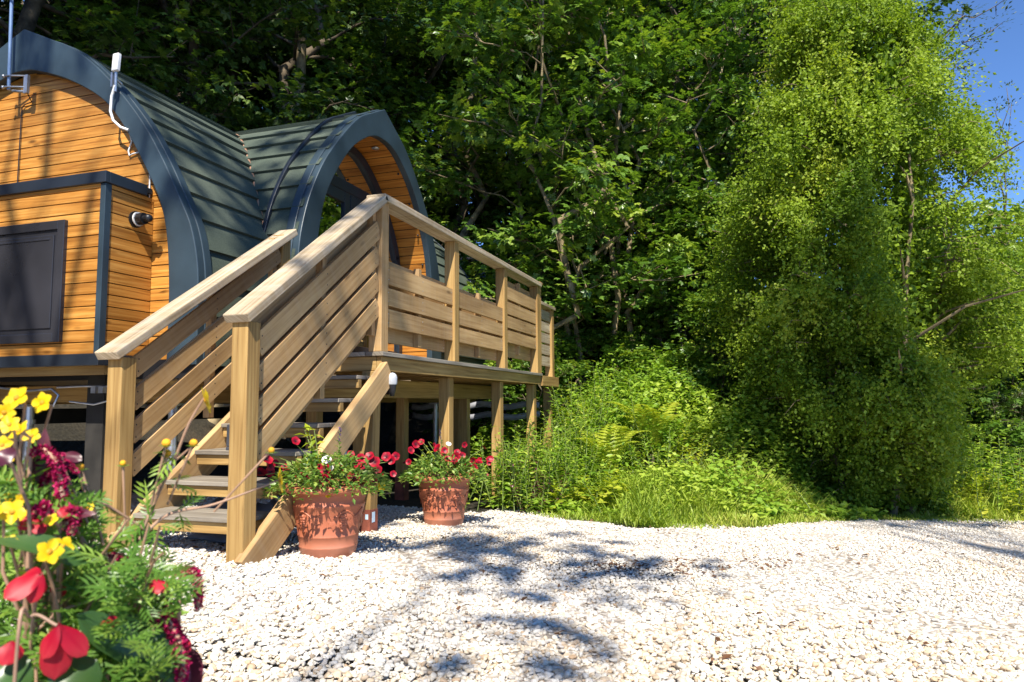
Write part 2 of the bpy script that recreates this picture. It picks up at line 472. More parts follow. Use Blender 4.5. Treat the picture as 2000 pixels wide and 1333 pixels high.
# ------------------------------------------------------------------ terrain
_EY = [-60, -30, -13, -8, -4, -2.4, -1, .08, .77, 1.7, 2.3, 3.2, 5.5, 60]
_EX = [34, 24, 15.5, 12.6, 9.8, 8.3, 7.3, 5.9, 5.35, 5.75, 7.2, 8.6, 9.4, 9.4]
def vnoise(x, y, s, seed=0):
    x = np.asarray(x, float) / s; y = np.asarray(y, float) / s
    xi, yi = np.floor(x), np.floor(y); fx, fy = x - xi, y - yi
    fx = fx * fx * (3 - 2 * fx); fy = fy * fy * (3 - 2 * fy)
    h = lambda a, b_: np.modf(np.abs(np.sin(a * 127.1 + b_ * 311.7 + seed * 17.3) * 43758.5453))[0]
    return (h(xi, yi) * (1 - fx) + h(xi + 1, yi) * fx) * (1 - fy) + (h(xi, yi + 1) * (1 - fx) + h(xi + 1, yi + 1) * fx) * fy
def edge_x(y): return np.interp(y, _EY, _EX)
def gz(x, y):
    x = np.asarray(x, float); y = np.asarray(y, float)
    zp = -.605 - .059 * np.clip(x, -8, 11) + .032 * np.clip(y, -9, 8)
    d = x - edge_x(y) - .2
    sl = np.interp(y, [-9, -3, -1.2, 0, 1, 3], [.03, .07, .13, .26, .36, .38])
    B = sl * (np.sqrt(np.maximum(d, 0) ** 2 + .16) - .4)
    B = np.minimum(B, 9)
    A = .62 * (np.sqrt(np.maximum(y - 5.7, 0) ** 2 + .25) - .5)
    A = np.minimum(A, 10)
    bump = (vnoise(x, y, 1.1, 3) - .5) * .16 * np.clip(np.maximum(d, y - 5.7) / 1.0, 0, 1)
    return zp + np.maximum(A, B) + bump

def axis(lo, hi, step, far, n):
    a = np.arange(lo, hi, step)
    g = np.geomspace(step * 2, far, n)
    return np.concatenate([lo - g[::-1], a, a[-1] + g])
gx = axis(-4, 17, .16, 260, 26); gy = axis(-10, 13, .16, 260, 26)
XX, YY = np.meshgrid(gx, gy, indexing='ij')
V = np.stack([XX, YY, gz(XX, YY)], -1).reshape(-1, 3)
ny = len(gy)
I, J = np.meshgrid(np.arange(len(gx) - 1), np.arange(ny - 1), indexing='ij')
Fq = np.stack([I * ny + J, (I + 1) * ny + J, (I + 1) * ny + J + 1, I * ny + J + 1], -1).reshape(-1, 4)
tag(npmesh('ground', V, Fq, M['earth'], smooth=True), kind='structure')

# the gravel yard: a sheet just above the ground, with an uneven edge towards the bank
def in_gravel(x, y, m=0):
    return (x < edge_x(y) + (vnoise(x, y, .35, 5) - .5) * .5 + (vnoise(x, y, 1.3, 9) - .5) * .5 - m) & (y < 5.2) & (x > -3) & ~((x > 5.3) & (y > 2.0))
gx = np.arange(-3, 12.5, .06); gy = np.arange(-9, 5.3, .06)
XX, YY = np.meshgrid(gx, gy, indexing='ij'); ny = len(gy)
V = np.stack([XX, YY, gz(XX, YY) + .006 + (vnoise(XX, YY, .5, 2) - .5) * .02], -1).reshape(-1, 3)
I, J = np.meshgrid(np.arange(len(gx) - 1), np.arange(ny - 1), indexing='ij')
ok = in_gravel(XX[:-1, :-1] + .03, YY[:-1, :-1] + .03)
Fq = np.stack([I * ny + J, (I + 1) * ny + J, (I + 1) * ny + J + 1, I * ny + J + 1], -1)[ok].reshape(-1, 4)
V = V; used, inv = np.unique(Fq, return_inverse=True)
tag(npmesh('gravel_yard', V[used], inv.reshape(-1, 4), M['gravel_sheet'], smooth=True), kind='structure')

def ico(sub):
    import bmesh
    bm_ = bmesh.new(); bmesh.ops.create_icosphere(bm_, subdivisions=sub, radius=1)
    v = np.array([p.co[:] for p in bm_.verts]); f = np.array([[q.index for q in p.verts] for p in bm_.faces]); bm_.free()
    return v, f
def in_view(x, y, z, mx=60):
    P = np.stack([x, y, z], -1); dz = P @ _fw; dz = np.where(dz < .05, .05, dz)
    px = 1000 + FPX * (P @ _rt) / dz; py = 666.5 - FPX * (P @ _up) / dz
    return (px > -mx) & (px < 2000 + mx) & (py < 1333 + mx * 1.5) & ((P @ _fw) > .3)
def stones(n, x0, x1, y0, y1, sub, r0, r1, dens=1):
    x = rng.uniform(x0, x1, n); y = rng.uniform(y0, y1, n)
    z = gz(x, y)
    k = in_view(x, y, z) & in_gravel(x, y, .02)
    x, y, z = x[k], y[k], z[k]; n = len(x)
    v, f = ico(sub)
    nv = len(v)
    r = r0 + (r1 - r0) * rng.random(n) ** 2.2
    sc = np.stack([rng.uniform(.75, 1.25, n), rng.uniform(.6, 1., n), rng.uniform(.38, .75, n)], -1) * r[:, None]
    # angular chips: a few noise planes per stone push the surface in
    dirs = unit(rng.normal(size=(n, 7, 3))); lim = rng.uniform(.42, .85, (n, 7))
    P = np.broadcast_to(v, (n, nv, 3)).copy()
    for q in range(7):
        dd = np.einsum('nvk,nk->nv', P, dirs[:, q]); ex = np.maximum(dd - lim[:, q][:, None], 0)
        P -= ex[..., None] * dirs[:, q][:, None, :]
    P *= sc[:, None, :]
    a = rng.uniform(0, 6.28, n); t = rng.normal(0, .35, n)
    ca, sa, ct, st = np.cos(a)[:, None], np.sin(a)[:, None], np.cos(t)[:, None], np.sin(t)[:, None]
    X, Y, Z = P[..., 0], P[..., 1], P[..., 2]
    Y, Z = Y * ct - Z * st, Y * st + Z * ct
    X, Y = X * ca - Y * sa, X * sa + Y * ca
    lay = rng.uniform(-.2, .9, n) * r
    P = np.stack([X + x[:, None], Y + y[:, None], Z + (z + .004 + lay)[:, None]], -1)
    Fs = f[None] + (np.arange(n) * nv)[:, None, None]
    ti = rng.random(n); dirt = vnoise(x * .8, y * .55, .75, 61) + .35 * vnoise(x, y, .25, 63)
    ti = np.where((dirt > .93) & (rng.random(n) < .6), rng.uniform(.84, .99, n), ti)
    return P.reshape(-1, 3), Fs.reshape(-1, 3), np.repeat(ti, nv)
parts = [stones(100000, .9, 3.2, -1.8, 3.4, 2, .006, .0150), stones(140000, 3.2, 6.3, -3.2, 4.2, 1, .006, .0145), stones(60000, 6.3, 11, -5, 1.5, 1, .007, .014)]
off = 0; Vs, Fs, Ts = [], [], []
for v, f, t in parts:
    Vs.append(v); Fs.append(f + off); Ts.append(t); off += len(v)
tag(npmesh('gravel', np.concatenate(Vs), np.concatenate(Fs), M['pebble'], None, np.concatenate(Ts), True), 'loose white and cream limestone chippings covering the yard', 'gravel', kind='stuff')

# ------------------------------------------------------------------ the pod
RX, RY, RZ = 5.59, 4.77, 2.633          # porch centre line, main ridge line, ridge height
XG, XB, YP, YD = 3.60, 9.0, 3.03, 3.36  # front gable, back gable, porch front, door plane
FLOOR = .31
def curve(pts, n=80):
    """smooth curve through the points (Catmull-Rom)"""
    p = np.array(pts, float); p = np.vstack([2 * p[0] - p[1], p, 2 * p[-1] - p[-2]])
    out = []
    for i in range(1, len(p) - 2):
        for t in np.linspace(0, 1, 14, endpoint=False):
            a, b_, c_, d_ = p[i - 1:i + 3]
            out.append(.5 * (2 * b_ + (c_ - a) * t + (2 * a - 5 * b_ + 4 * c_ - d_) * t * t + (3 * b_ - a - 3 * c_ + d_) * t ** 3))
    out.append(p[-2]); out = np.array(out)
    s = np.r_[0, np.cumsum(np.linalg.norm(np.diff(out, axis=0), axis=1))]
    q = np.linspace(0, s[-1], n)
    return np.stack([np.interp(q, s, out[:, k]) for k in (0, 1)], -1)
MAIN_O = curve([(0, 2.633), (.24, 2.523), (.47, 2.412), (.755, 2.185), (1.055, 1.86), (1.258, 1.56), (1.414, 1.275), (1.50, 1.10), (1.555, .87), (1.57, .61), (1.57, .25)])
MAIN_I = curve([(0, 2.345), (.12, 2.332), (.43, 2.222), (.74, 2.044), (.93, 1.842), (1.13, 1.54), (1.265, 1.288), (1.33, 1.05), (1.36, .70), (1.36, .25)])
PORCH_O = curve([(0, 2.633), (.22, 2.515), (.42, 2.40), (.64, 2.20), (.92, 1.88), (1.10, 1.575), (1.2, 1.31), (1.24, 1.1), (1.25, .85), (1.25, .31)])
PORCH_I = curve([(0, 2.365), (.14, 2.35), (.30, 2.285), (.54, 2.115), (.76, 1.86), (.92, 1.60), (1.0, 1.33), (1.03, 1.05), (1.03, .31)])
def u_at(prof, z): return np.interp(z, prof[::-1, 1], prof[::-1, 0])

pod = empty('glamping_pod', (XG, RY, FLOOR), 'curved timber camping pod with dark felt roof and arched side porch', 'cabin')

def courses(prof, place, ends, pitch=.212, proud=.022):
    """lapped roof courses down a profile; place(u,z,along) gives the point, ends(z) the two ends"""
    d = np.diff(prof, axis=0); s = np.r_[0, np.cumsum(np.hypot(d[:, 0], d[:, 1]))]
    mb = MB(); n = int(s[-1] / pitch) + 1
    def P(q):
        q = min(q, s[-1]); u = np.interp(q, s, prof[:, 0]); z = np.interp(q, s, prof[:, 1])
        e = .01; du = np.interp(q + e, s, prof[:, 0]) - np.interp(q - e, s, prof[:, 0]); dz = np.interp(q + e, s, prof[:, 1]) - np.interp(q - e, s, prof[:, 1])
        l = math.hypot(du, dz); return u, z, -dz / l, du / l
    for i in range(n):
        qs = np.linspace(i * pitch, min((i + 1) * pitch + .004, s[-1]), 5)
        rows = []
        for j, q in enumerate(qs):
            u, z, nu, nz = P(q); h = .003 + proud * j / 4
            rows.append((u + nu * h, z + nz * h, z))
        u, z, nu, nz = P(qs[-1]); rows.append((u + nu * -.004, z + nz * -.004, z))
        m_ = 24
        grid = [[place(r[0], r[1], a) for a in np.linspace(*ends(r[2]), m_)] for r in rows]
        vs = [p for g in grid for p in g]
        fs = [(a * m_ + k, a * m_ + k + 1, (a + 1) * m_ + k + 1, (a + 1) * m_ + k) for a in range(len(rows) - 1) for k in range(m_ - 1)]
        mb.add(vs, fs)
    return mb
# main roof: the near slope is cut where the porch roof joins it
near = lambda u, z, a: (a, RY - u, z)
mb = courses(MAIN_O, near, lambda z: (XG + .03, RX - u_at(PORCH_O, min(z, 2.63)) + .012))
m2 = courses(MAIN_O, near, lambda z: (RX + u_at(PORCH_O, min(z, 2.63)) - .012, XB - .03))
m3 = courses(MAIN_O, lambda u, z, a: (a, RY + u, z), lambda z: (XG + .03, XB - .03))
for q in (m2, m3): mb.add(q.v, q.f)
mb.build('roof', M['felt'], pod)
mb = MB()
for sg in (-1, 1):
    q = courses(PORCH_O, lambda u, z, a: (RX + sg * u, a, z), lambda z: (YP + .03, RY - u_at(MAIN_O, min(z, 2.63)) + .012))
    mb.add(q.v, q.f)
mb.build('porch_roof', M['felt'], pod)
# valley flashing with a few copper clips, and the standing band round the porch roof
mb = MB()
mb.tube([(RX - u_at(PORCH_O, z) - .006, RY - u_at(MAIN_O, z) - .006, z + .004) for z in np.linspace(2.6, .6, 40)], .014, 6)
mb.build('valley_flashing', plain('copper_clip', (.45, .25, .16), .5, .3), pod)
def arch_band(o, i_, front, back, place, name, mat, rim=.0):
    """a flat arch band between an outer and an inner curve, given thickness"""
    mb = MB(); n = len(o)
    O = [(-a, z) for a, z in o[::-1]] + [tuple(q) for q in o[1:]]
    Iq = [(-a, z) for a, z in i_[::-1]] + [tuple(q) for q in i_[1:]]
    k = len(O)
    vs = [place(u, z, front) for u, z in O] + [place(u, z, front) for u, z in Iq] + [place(u, z, back) for u, z in O] + [place(u, z, back) for u, z in Iq]
    fs = []
    for j in range(k - 1):
        fs += [(j, j + 1, k + j + 1, k + j), (2 * k + j, 3 * k + j, 3 * k + j + 1, 2 * k + j + 1),
               (j, 2 * k + j, 2 * k + j + 1, j + 1), (k + j, k + j + 1, 3 * k + j + 1, 3 * k + j)]
    mb.add(vs, fs)
    ob = mb.build(name, mat, pod, .006)
    return ob
def grow(p, d):
    """push a profile outwards along its normal, keeping the peak sharp"""
    t = np.gradient(p, axis=0); t[0] = p[1] - p[0]; t = unit(t); q = p + np.stack([-t[:, 1], t[:, 0]], -1) * d
    q[0] = (0, p[0, 1] + d / max(t[0, 0], .5)); q[-1, 1] = p[-1, 1]
    return q
PG = lambda u, z, a: (a, RY + u, z)
PP = lambda u, z, a: (RX + u, a, z)
arch_band(grow(MAIN_O, .020), MAIN_I, XG - .07, XG - .01, PG, 'gable_trim', M['slate_metal'])
arch_band(grow(MAIN_O, .026), grow(MAIN_O, .0), XG - .013, XG + .05, PG, 'roof_edge', M['slate_metal'])
arch_band(grow(MAIN_O, .020), MAIN_I, XB + .01, XB + .07, PG, 'gable_trim', M['slate_metal'])
arch_band(grow(PORCH_O, .016), PORCH_I, YP, YP + .06, PP, 'porch_trim', M['slate_metal'])
arch_band(grow(PORCH_O, .024), grow(PORCH_O, .0), YP + .058, YP + .13, PP, 'roof_edge', M['slate_metal'])
arch_band(grow(PORCH_O, .038), grow(PORCH_O, .004), YP + .30, YP + .335, PP, 'roof_band', M['dark_metal'])
# gable boards with dark grooves
def gable_boards(x, nx, name):
    mb = MB(); p = .0765
    z = FLOOR - .02
    while z < 2.36:
        z1 = min(z + p - .007, 2.345)
        zs = np.linspace(z, z1, 3); off = random.uniform(0, 60)
        w = u_at(MAIN_I, zs) + .05
        L = [(x, RY + w[k], zs[k]) for k in range(3)] + [(x, RY - w[k], zs[k]) for k in range(3)]
        uv = lambda q: (q[1] + off, q[2] + off * .7)
        mb.add(L, [(0, 1, 4, 3), (1, 2, 5, 4)], [[uv(L[k]) for k in f] for f in ((0, 1, 4, 3), (1, 2, 5, 4))])
        for kz in (0, 2):
            q = [L[kz], L[kz + 3], (x + nx * .009, L[kz + 3][1], L[kz][2]), (x + nx * .009, L[kz][1], L[kz][2])]
            mb.add(q, [(0, 1, 2, 3)], [[uv(c_) for c_ in q]])
        z += p
    w = 1.39
    zz = np.linspace(FLOOR - .03, 2.37, 30); a = u_at(MAIN_I, zz) + .05
    vs = [(x + nx * .0095, RY + a[k], zz[k]) for k in range(30)] + [(x + nx * .0095, RY - a[k], zz[k]) for k in range(30)]
    mb.add(vs, [(k, k + 1, 31 + k, 30 + k) for k in range(29)], None, 1)
    return mb.build(name, [M['larch'], M['dark_fill']], pod)
gable_boards(XG, 1, 'gable_wall'); gable_boards(XB, -1, 'gable_wall')
# porch lining: boards running in towards the door
mb = MB(); mbk = MB()
d = np.diff(PORCH_I, axis=0); s_ = np.r_[0, np.cumsum(np.hypot(d[:, 0], d[:, 1]))]
for sg in (-1, 1):
    q = 0
    while q < s_[-1] - .01:
        qs = np.linspace(q, min(q + .083, s_[-1]), 3); off = random.uniform(0, 60)
        u = np.interp(qs, s_, PORCH_I[:, 0]); z = np.interp(qs, s_, PORCH_I[:, 1])
        vs = [(RX + sg * (a + .004), y, b_ + .004) for y in (YP + .02, YD + .25) for a, b_ in zip(u, z)]
        mb.add(vs, [(0, 1, 4, 3), (1, 2, 5, 4)], [[((.0 if k < 3 else .55) + off, qs[k % 3] + off) for k in f] for f in ((0, 1, 4, 3), (1, 2, 5, 4))])
        q += .09
    o2 = grow(PORCH_I, .016)
    vs = [(RX + sg * u, y, z) for y in (YP + .05, YD + .3) for u, z in o2]; n = len(o2)
    mb.add(vs, [(k, k + 1, n + k + 1, n + k) for k in range(n - 1)], None, 1)
lin = mb.build('porch_lining', [M['soffit'], M['dark_fill']], pod)
mb = MB()
for z in (2.2, 1.97, 1.7, 1.42, 1.12, .62, .42):
    u = u_at(PORCH_I, z)
    mb = MB(); mb.ball((RX + u - .002, YP + .085, z - .004), .011, 0, 6); mb.build('fixing_bolt', M['black'], lin)
mb = MB(); mb.lathe([(.001, -.012), (.02, -.012), (.034, -.006), (.036, 0)], (RX + .12, YP + .16, 2.352), 20)
mb.build('downlight', M['galv'], lin)
# french doors and the arched light over them
DI = grow(PORCH_I, -.008)
def shrink(p, d): return np.array([(max(u - d, 0), z - d * (1 if u < .95 else 0)) for u, z in p])
frm = arch_band(DI, shrink(PORCH_I, .075), YD, YD + .06, PP, 'door_frame', M['dark_metal'])
mb = MB()
IN = shrink(PORCH_I, .07)
mb.box((RX - u_at(IN, 1.98), YD + .004, 1.90), (RX + u_at(IN, 1.98), YD + .056, 2.00))      # transom
mb.build('transom', M['dark_metal'], pod, .004)
mb = MB(); mb.box((RX - .95, YD + .004, FLOOR), (RX + .95, YD + .056, FLOOR + .05)); mb.build('door_sill', M['dark_metal'], pod, .004)
for sg in (-1, 1):
    mb = MB()
    x0, x1 = RX + sg * .004, RX + sg * .10
    mb.box((min(x0, x1), YD + .01, FLOOR + .05), (max(x0, x1), YD + .05, 1.90))
    mb.box((min(RX + sg * .10, RX + sg * .93), YD + .01, FLOOR + .05), (max(RX + sg * .10, RX + sg * .93), YD + .05, FLOOR + .22))
    mb.box((min(RX + sg * .10, RX + sg * .76), YD + .01, 1.80), (max(RX + sg * .10, RX + sg * .76), YD + .05, 1.90))
    dr = mb.build('door', M['dark_metal'], pod, .004)
    mb = MB(); zz = np.linspace(FLOOR + .22, 1.80, 12); u = np.minimum(u_at(IN, zz), .93)
    vs = [(RX + sg * .1, YD + .03, z) for z in zz] + [(RX + sg * a, YD + .03, z) for a, z in zip(u, zz)]
    mb.add(vs, [(k, k + 1, 13 + k, 12 + k) for k in range(11)]); mb.build('pane', M['glass'], dr)
    mb = MB()
    mb.box((RX + sg * .05 - .012, YD - .004, 1.22), (RX + sg * .05 + .012, YD + .01, 1.42))
    mb.tube([(RX + sg * .05, YD - .002, 1.34), (RX + sg * .05, YD - .045, 1.34), (RX + sg * .16, YD - .05, 1.34)], .009, 8)
    mb.build('handle', M['galv'], dr)
mb = MB(); zz = np.linspace(2.0, 2.292, 10); u = u_at(IN, zz)
vs = [(RX - a, YD + .03, z) for a, z in zip(u, zz)] + [(RX + a, YD + .03, z) for a, z in zip(u, zz)]
mb.add(vs, [(k, k + 1, 11 + k, 10 + k) for k in range(9)]); mb.build('arched_pane', M['clear_glass'], pod)
mb = MB()
for sg in (-1, 1):       # pale curtains drawn aside behind the glass
    vs, nx_ = [], 16
    for z in (FLOOR + .05, 1.3, 1.95, 2.12, 2.28):
        w = min(u_at(IN, z), .95); a = max(w - .55, .03 if z > 2 else .4)
        for k in range(nx_): vs.append((RX + sg * (a + (w - a) * k / (nx_ - 1)), YD + .11 + .018 * math.sin(k * 2.1), z))
    mb.add(vs, [(r * nx_ + k, r * nx_ + k + 1, (r + 1) * nx_ + k + 1, (r + 1) * nx_ + k) for r in range(4) for k in range(nx_ - 1)], None, 0, True)
mb.build('curtain', M['cream'], pod)
mb = MB(); mb.box((XG + .05, RY - 1.5, FLOOR - .12), (XB - .05, RY + 1.5, FLOOR - .02)); mb.box((RX - 1.2, YP + .14, FLOOR - .10), (RX + 1.2, RY - 1.5, FLOOR - .02))
mb.build('floor', M['new_wood'], pod)
mb = MB(); mb.box((XG - .03, RY - 1.54, .17), (XB + .03, RY - 1.50, .30)); mb.box((XG - .03, RY - 1.4995, .17), (XG + .02, RY + 1.5, .2895)); mb.box((XG - .03, RY + 1.5, .17), (XB + .03, RY + 1.54, .30))
mb.build('base_trim', M['black'], pod)
mb = MB(); mb.box((XG - .30, RY - 1.12, .19), (XG - .24, RY + 1.12, .244)); mb.box((XG + .1, RY - 1.3, .02), (XB, RY - 1.2, .16)); mb.box((XG + .1, RY + 1.2, .02), (XB, RY + 1.3, .16))
for x in np.arange(XG + .4, XB, 1.1): mb.box((x, RY - 1.19, .03), (x + .08, RY + 1.19, .15))
mb.build('floor_beam', M['post_wood'], pod)
mb = MB(); mb.box((XG + .2, RY + 1.42, -.16), (XB - .3, RY + 1.47, -.02)); mb.build('brace', M['dark_fill'], pod)
for x in (XG + .12, XG + 2.2, XG + 4.2):
    for y in (RY - 1.25, RY, RY + 1.25):
        mb = MB(); z0 = float(gz(x, y)) - .1
        mb.tube([(x, y, z0), (x, y, .0)], .03, 10); mb.box((x - .06, y - .06, .0), (x + .06, y + .06, .015)); mb.tube([(x, y, -.12), (x, y, -.09)], .042, 10)
        mb.build('screw_jack', M['galv'], pod)
mb = MB(); mb.box((XG - .1, 3.86, -.75), (XG, 4.0, .2)); mb.build('support_post', M['dark_fill'], pod)  # near-black colour stands in for the shade under the pod
# side cupboard on the gable
BX, B0, B1, BZ0, BZ1 = 3.24, 3.63, 5.86, .31, 1.335
cup = empty('utility_cupboard', (BX, B0, BZ0), None, None); cup.parent = pod; cup.location = Vector((BX - XG, B0 - RY, BZ0 - FLOOR))
def boards(mb, a, b_, z0, z1, n_out, p=.0715, first=0.):
    """horizontal boards on the wall running from a to b (plan points)"""
    a, b_ = np.array(a, float), np.array(b_, float); n_out = np.array(n_out, float)
    z = z0 + first
    while z < z1 - .004:
        h = min(p - .006, z1 - z)
        q0 = np.array([*(a + n_out * .004), z + h / 2]); q1 = np.array([*(b_ + n_out * .004), z + h / 2])
        mb.plank(q0, q1, h, .012, (0, 0, 1)); z += p
mb = MB()
boards(mb, (BX, B0 + .025), (BX, B1), BZ0, BZ1, (-1, 0))
boards(mb, (BX + .03, B0), (XG - .003, B0), BZ0, BZ1, (0, -1))
mb.box((BX + .012, B0 + .012, BZ0 + .002), (XG - .004, B1 - .002, BZ1 - .002), 1)
mb.build('cladding', [M['larch'], M['dark_fill']], cup, .0015)
mb = MB()
mb.box((BX - .016, B0 - .016, BZ0 + .001), (BX + .03, B0 + .024, BZ1 - .001))
mb.build('corner_trim', M['slate_metal'], cup, .003)
mb = MB()
mb.box((BX - .03, B0 - .03, BZ1), (BX + .0, B1 + .03, BZ1 + .07)); mb.box((BX + .001, B0 - .03, BZ1), (XG - .075, B0 + .0, BZ1 + .069)); mb.box((BX + .002, B0 + .001, BZ1 + .03), (XG - .005, B1 + .02, BZ1 + .066))
mb.box((BX - .02, B0 - .02, BZ0 - .07), (BX + .02, B1 + .02, BZ0 - .001)); mb.box((BX + .021, B0 - .02, BZ0 - .069), (XG - .035, B0 + .02, BZ0 - .002))
mb.build('edge_trim', M['dark_metal'], cup, .003)
mb = MB()
h0, h1, k0, k1 = 3.905, 4.95, .385, 1.13
for e, dpt in ((0, .018), (.05, .028), (.062, .02)):
    pass
mb.box((BX - .036, h0, k0), (BX - .006, h0 + .055, k1)); mb.box((BX - .036, h1 - .055, k0), (BX - .006, h1, k1))
mb.box((BX - .035, h0 + .055, k0), (BX - .006, h1 - .055, k0 + .055)); mb.box((BX - .035, h0 + .055, k1 - .055), (BX - .006, h1 - .055, k1))
mb.box((BX - .022, h0 + .05, k0 + .05), (BX - .008, h1 - .05, k1 - .05))
mb.box((BX - .03, h0 + .085, k0 + .085), (BX - .02, h1 - .085, k1 - .085))
mb.box((BX - .034, h0 + .12, k1 - .118), (BX - .028, h1 - .12, k1 - .105))
mb.build('hatch', M['hatch'], cup, .006)
mb = MB()   # flue terminal on the side of the cupboard
cx, cz = 3.455, 1.165
ax = lambda y0, y1, r, n=20: mb.tube([(cx, B0 - y0, cz), (cx, B0 - y1, cz)], r, n)
ax(.004, .02, .052); ax(.02, .032, .043); ax(.04, .085, .036); ax(.085, .11, .022); mb.ball((cx, B0 - .115, cz), .026, 0, 8)
for a in range(8):
    mb.box((cx + .034 * math.cos(a * .785) - .004, B0 - .075, cz + .034 * math.sin(a * .785) - .004), (cx + .034 * math.cos(a * .785) + .004, B0 - .04, cz + .034 * math.sin(a * .785) + .004))
mb.build('flue', M['black'], cup)
mb = MB(); mb.tube([(cx, B0 - .0325, cz), (cx, B0 - .0395, cz)], .0445, 22); mb.build('flue_ring', M['white_plastic'], cup)

# antennas and cables on the gable
AX = XG - .11
mast = empty('antenna_mast', (AX, 4.82, 2.17), 'blue grey aerial pole clamped to the gable peak of the pod', 'aerial')
mb = MB(); mb.tube([(AX, 4.83, 2.20), (AX, 4.86, 3.15)], .012, 10); mb.build('pole', M['mast'], mast)
mb = MB(); mb.box((AX + .02, 4.685, 2.17), (AX + .04, 4.72, 2.30))
for z in (2.215, 2.295): mb.tube([(AX + .03, 4.70, z), (AX - .02, 4.83, z), (AX - .02, 4.86, z)], .006, 6); mb.ball((AX - .02, 4.86, z), .012)
mb.tube([(AX + .03, 4.70, 2.18), (AX + .02, 4.82, 2.2)], .01, 6); mb.build('bracket', M['galv'], mast)
mb = MB()
for z in (2.86, 2.93, 3.0): mb.box((AX - .03, 4.79, z), (AX - .018, 4.91, z + .012))
mb.box((AX - .03, 4.79, 2.845), (AX - .019, 4.80, 3.02)); mb.box((AX - .03, 4.90, 2.845), (AX - .019, 4.91, 3.02)); mb.build('aerial_frame', M['mast'], mast)
mb = MB(); mb.tube([(AX, 4.74, 3.0), (AX, 4.735, 2.90), (AX, 4.715, 2.885), (AX, 4.70, 2.9), (AX, 4.70, 3.0)], .005, 6); mb.build('loop', M['white_plastic'], mast)
wa = empty('wireless_antenna', (AX, 3.86, 2.1), 'white box antenna on a bracket at the right shoulder of the gable', 'antenna')
mb = MB(); mb.plank((AX - .01, 3.86, 2.18), (AX + .005, 3.868, 2.305), .05, .028, (0, 1, .0)); mb.build('casing', M['white_plastic'], wa, .006)
mb = MB(); mb.tube([(AX + .005, 3.872, 2.05), (AX, 3.866, 2.18)], .011, 8); mb.box((AX - .01, 3.885, 2.08), (AX + .03, 3.90, 2.18)); mb.tube([(AX, 3.87, 2.14), (XG - .06, 3.87, 2.12)], .009, 6); mb.build('bracket', M['galv'], wa)
mb = MB(); mb.tube([(AX, 3.87, 2.09), (AX, 3.895, 2.02), (AX, 3.90, 1.92), (AX + .01, 3.885, 1.86), (AX + .02, 3.83, 1.81), (XG - .075, 3.78, 1.79)], .009, 8); mb.build('conduit', M['white_plastic'], wa)
XW = XG - .012
mb = MB(); mb.tube([(XG - .06, 3.79, 1.79), (XW, 3.815, 1.74), (XW, 3.84, 1.68), (XW, 3.83, 1.645), (XW, 3.80, 1.655), (XW, 3.69, 1.665), (XW, 3.66, 1.64), (XW, 3.652, 1.55), (XW, 3.648, 1.0), (XW, 3.645, .32)], .0055, 6)
tag(mb.build('cable', M['white_plastic']), 'thin white cable running down the gable boards beside the cupboard', 'cable')
mb = MB(); mb.tube([(XG - .07, 4.70, 2.17), (XW, 4.735, 2.14), (XW, 4.80, 2.13), (XW, 4.825, 2.11), (XW, 4.828, 2.0), (XW, 4.83, 1.40)], .004, 6)
tag(mb.build('cable', M['black']), 'thin black cable dropping from the mast down the gable boards', 'cable')
mb = MB()
mb.tube([(XG - .2, 4.7, .13), (XG - .2, 4.4, .10), (XG - .2, 4.18, .11), (XG - .2, 4.12, .07), (XG - .2, 4.16, .0)], .008, 6)
mb.tube([(XG - .18, 4.16, .12), (XG - .18, 3.95, .125), (XG - .18, 3.7, .12)], .007, 6)
mb.tube([(XG - .18, 4.05, .03), (XG - .18, 3.85, .01), (XG - .18, 3.65, .05)], .006, 6)
for y in (3.83, 3.77): mb.box((XG - .21, y - .018, .08), (XG - .18, y + .018, .12))
tag(mb.build('cable', M['galv']), 'grey service cables and pipe clips hanging under the pod floor', 'cable')

# ------------------------------------------------------------------ the deck
Y0, DZ = 2.118, .321
deck = empty('timber_deck', (3.9, Y0, float(gz(3.9, Y0))), 'raised timber deck with slatted railing in front of the pod porch', 'deck')
mb = MB()
y = Y0 - .022
while y < 3.0:
    mb.box((3.87, y, DZ - .026), (7.43, y + .118, DZ)); y += .123
mb.build('deck_board', M['grey_board'], deck, .003)
mb = MB(); mb.box((3.895, Y0, .205), (7.42, Y0 + .035, DZ - .027)); mb.box((3.895, Y0 + .036, .207), (3.93, 3.0, DZ - .028)); mb.box((7.385, Y0 + .036, .207), (7.419, 3.0, DZ - .028))
mb.build('fascia', M['post_wood'], deck, .004)
mb = MB()
mb.box((3.94, 2.62, .05), (7.38, 2.665, .19)); mb.box((3.94, 2.96, .06), (7.38, 3.0, .20))
for x in np.arange(4.3, 7.3, .42): mb.box((x, Y0 + .04, .208), (x + .045, 2.95, DZ - .03))
mb.build('joist', M['post_wood'], deck, .003)
P9 = .088
def post(x, y, z0, z1, mat='post_wood', name='post', par=deck):
    mb = MB(); mb.box((x, y, z0), (x + P9, y + P9, z1)); return mb.build(name, M[mat], par, .005)
GZ = lambda x, y: float(gz(x, y)) - .06
post(3.878, Y0 - .006, DZ + .001, 1.255, 'rail_wood')
for x in (5.03, 6.21, 7.30): post(x, Y0 - .006 + .0, DZ + .001, 1.255)
for x in (5.03, 6.21, 7.30): post(x, Y0 + .04, GZ(x, Y0), .203)
mb = MB(); mb.plank((3.885, Y0 + .085, GZ(3.9, Y0)), (3.93, Y0 + .085, .203), P9, P9, (0, 1, 0)); cp = mb.build('post', M['post_wood'], deck, .005)
mb = MB(); mb.plank((3.885, Y0 + .085, GZ(3.9, Y0)), (3.8905, Y0 + .085, -.625), P9 + .006, P9 + .006, (0, 1, 0)); mb.build('painted_foot', M['redpaint'], cp)
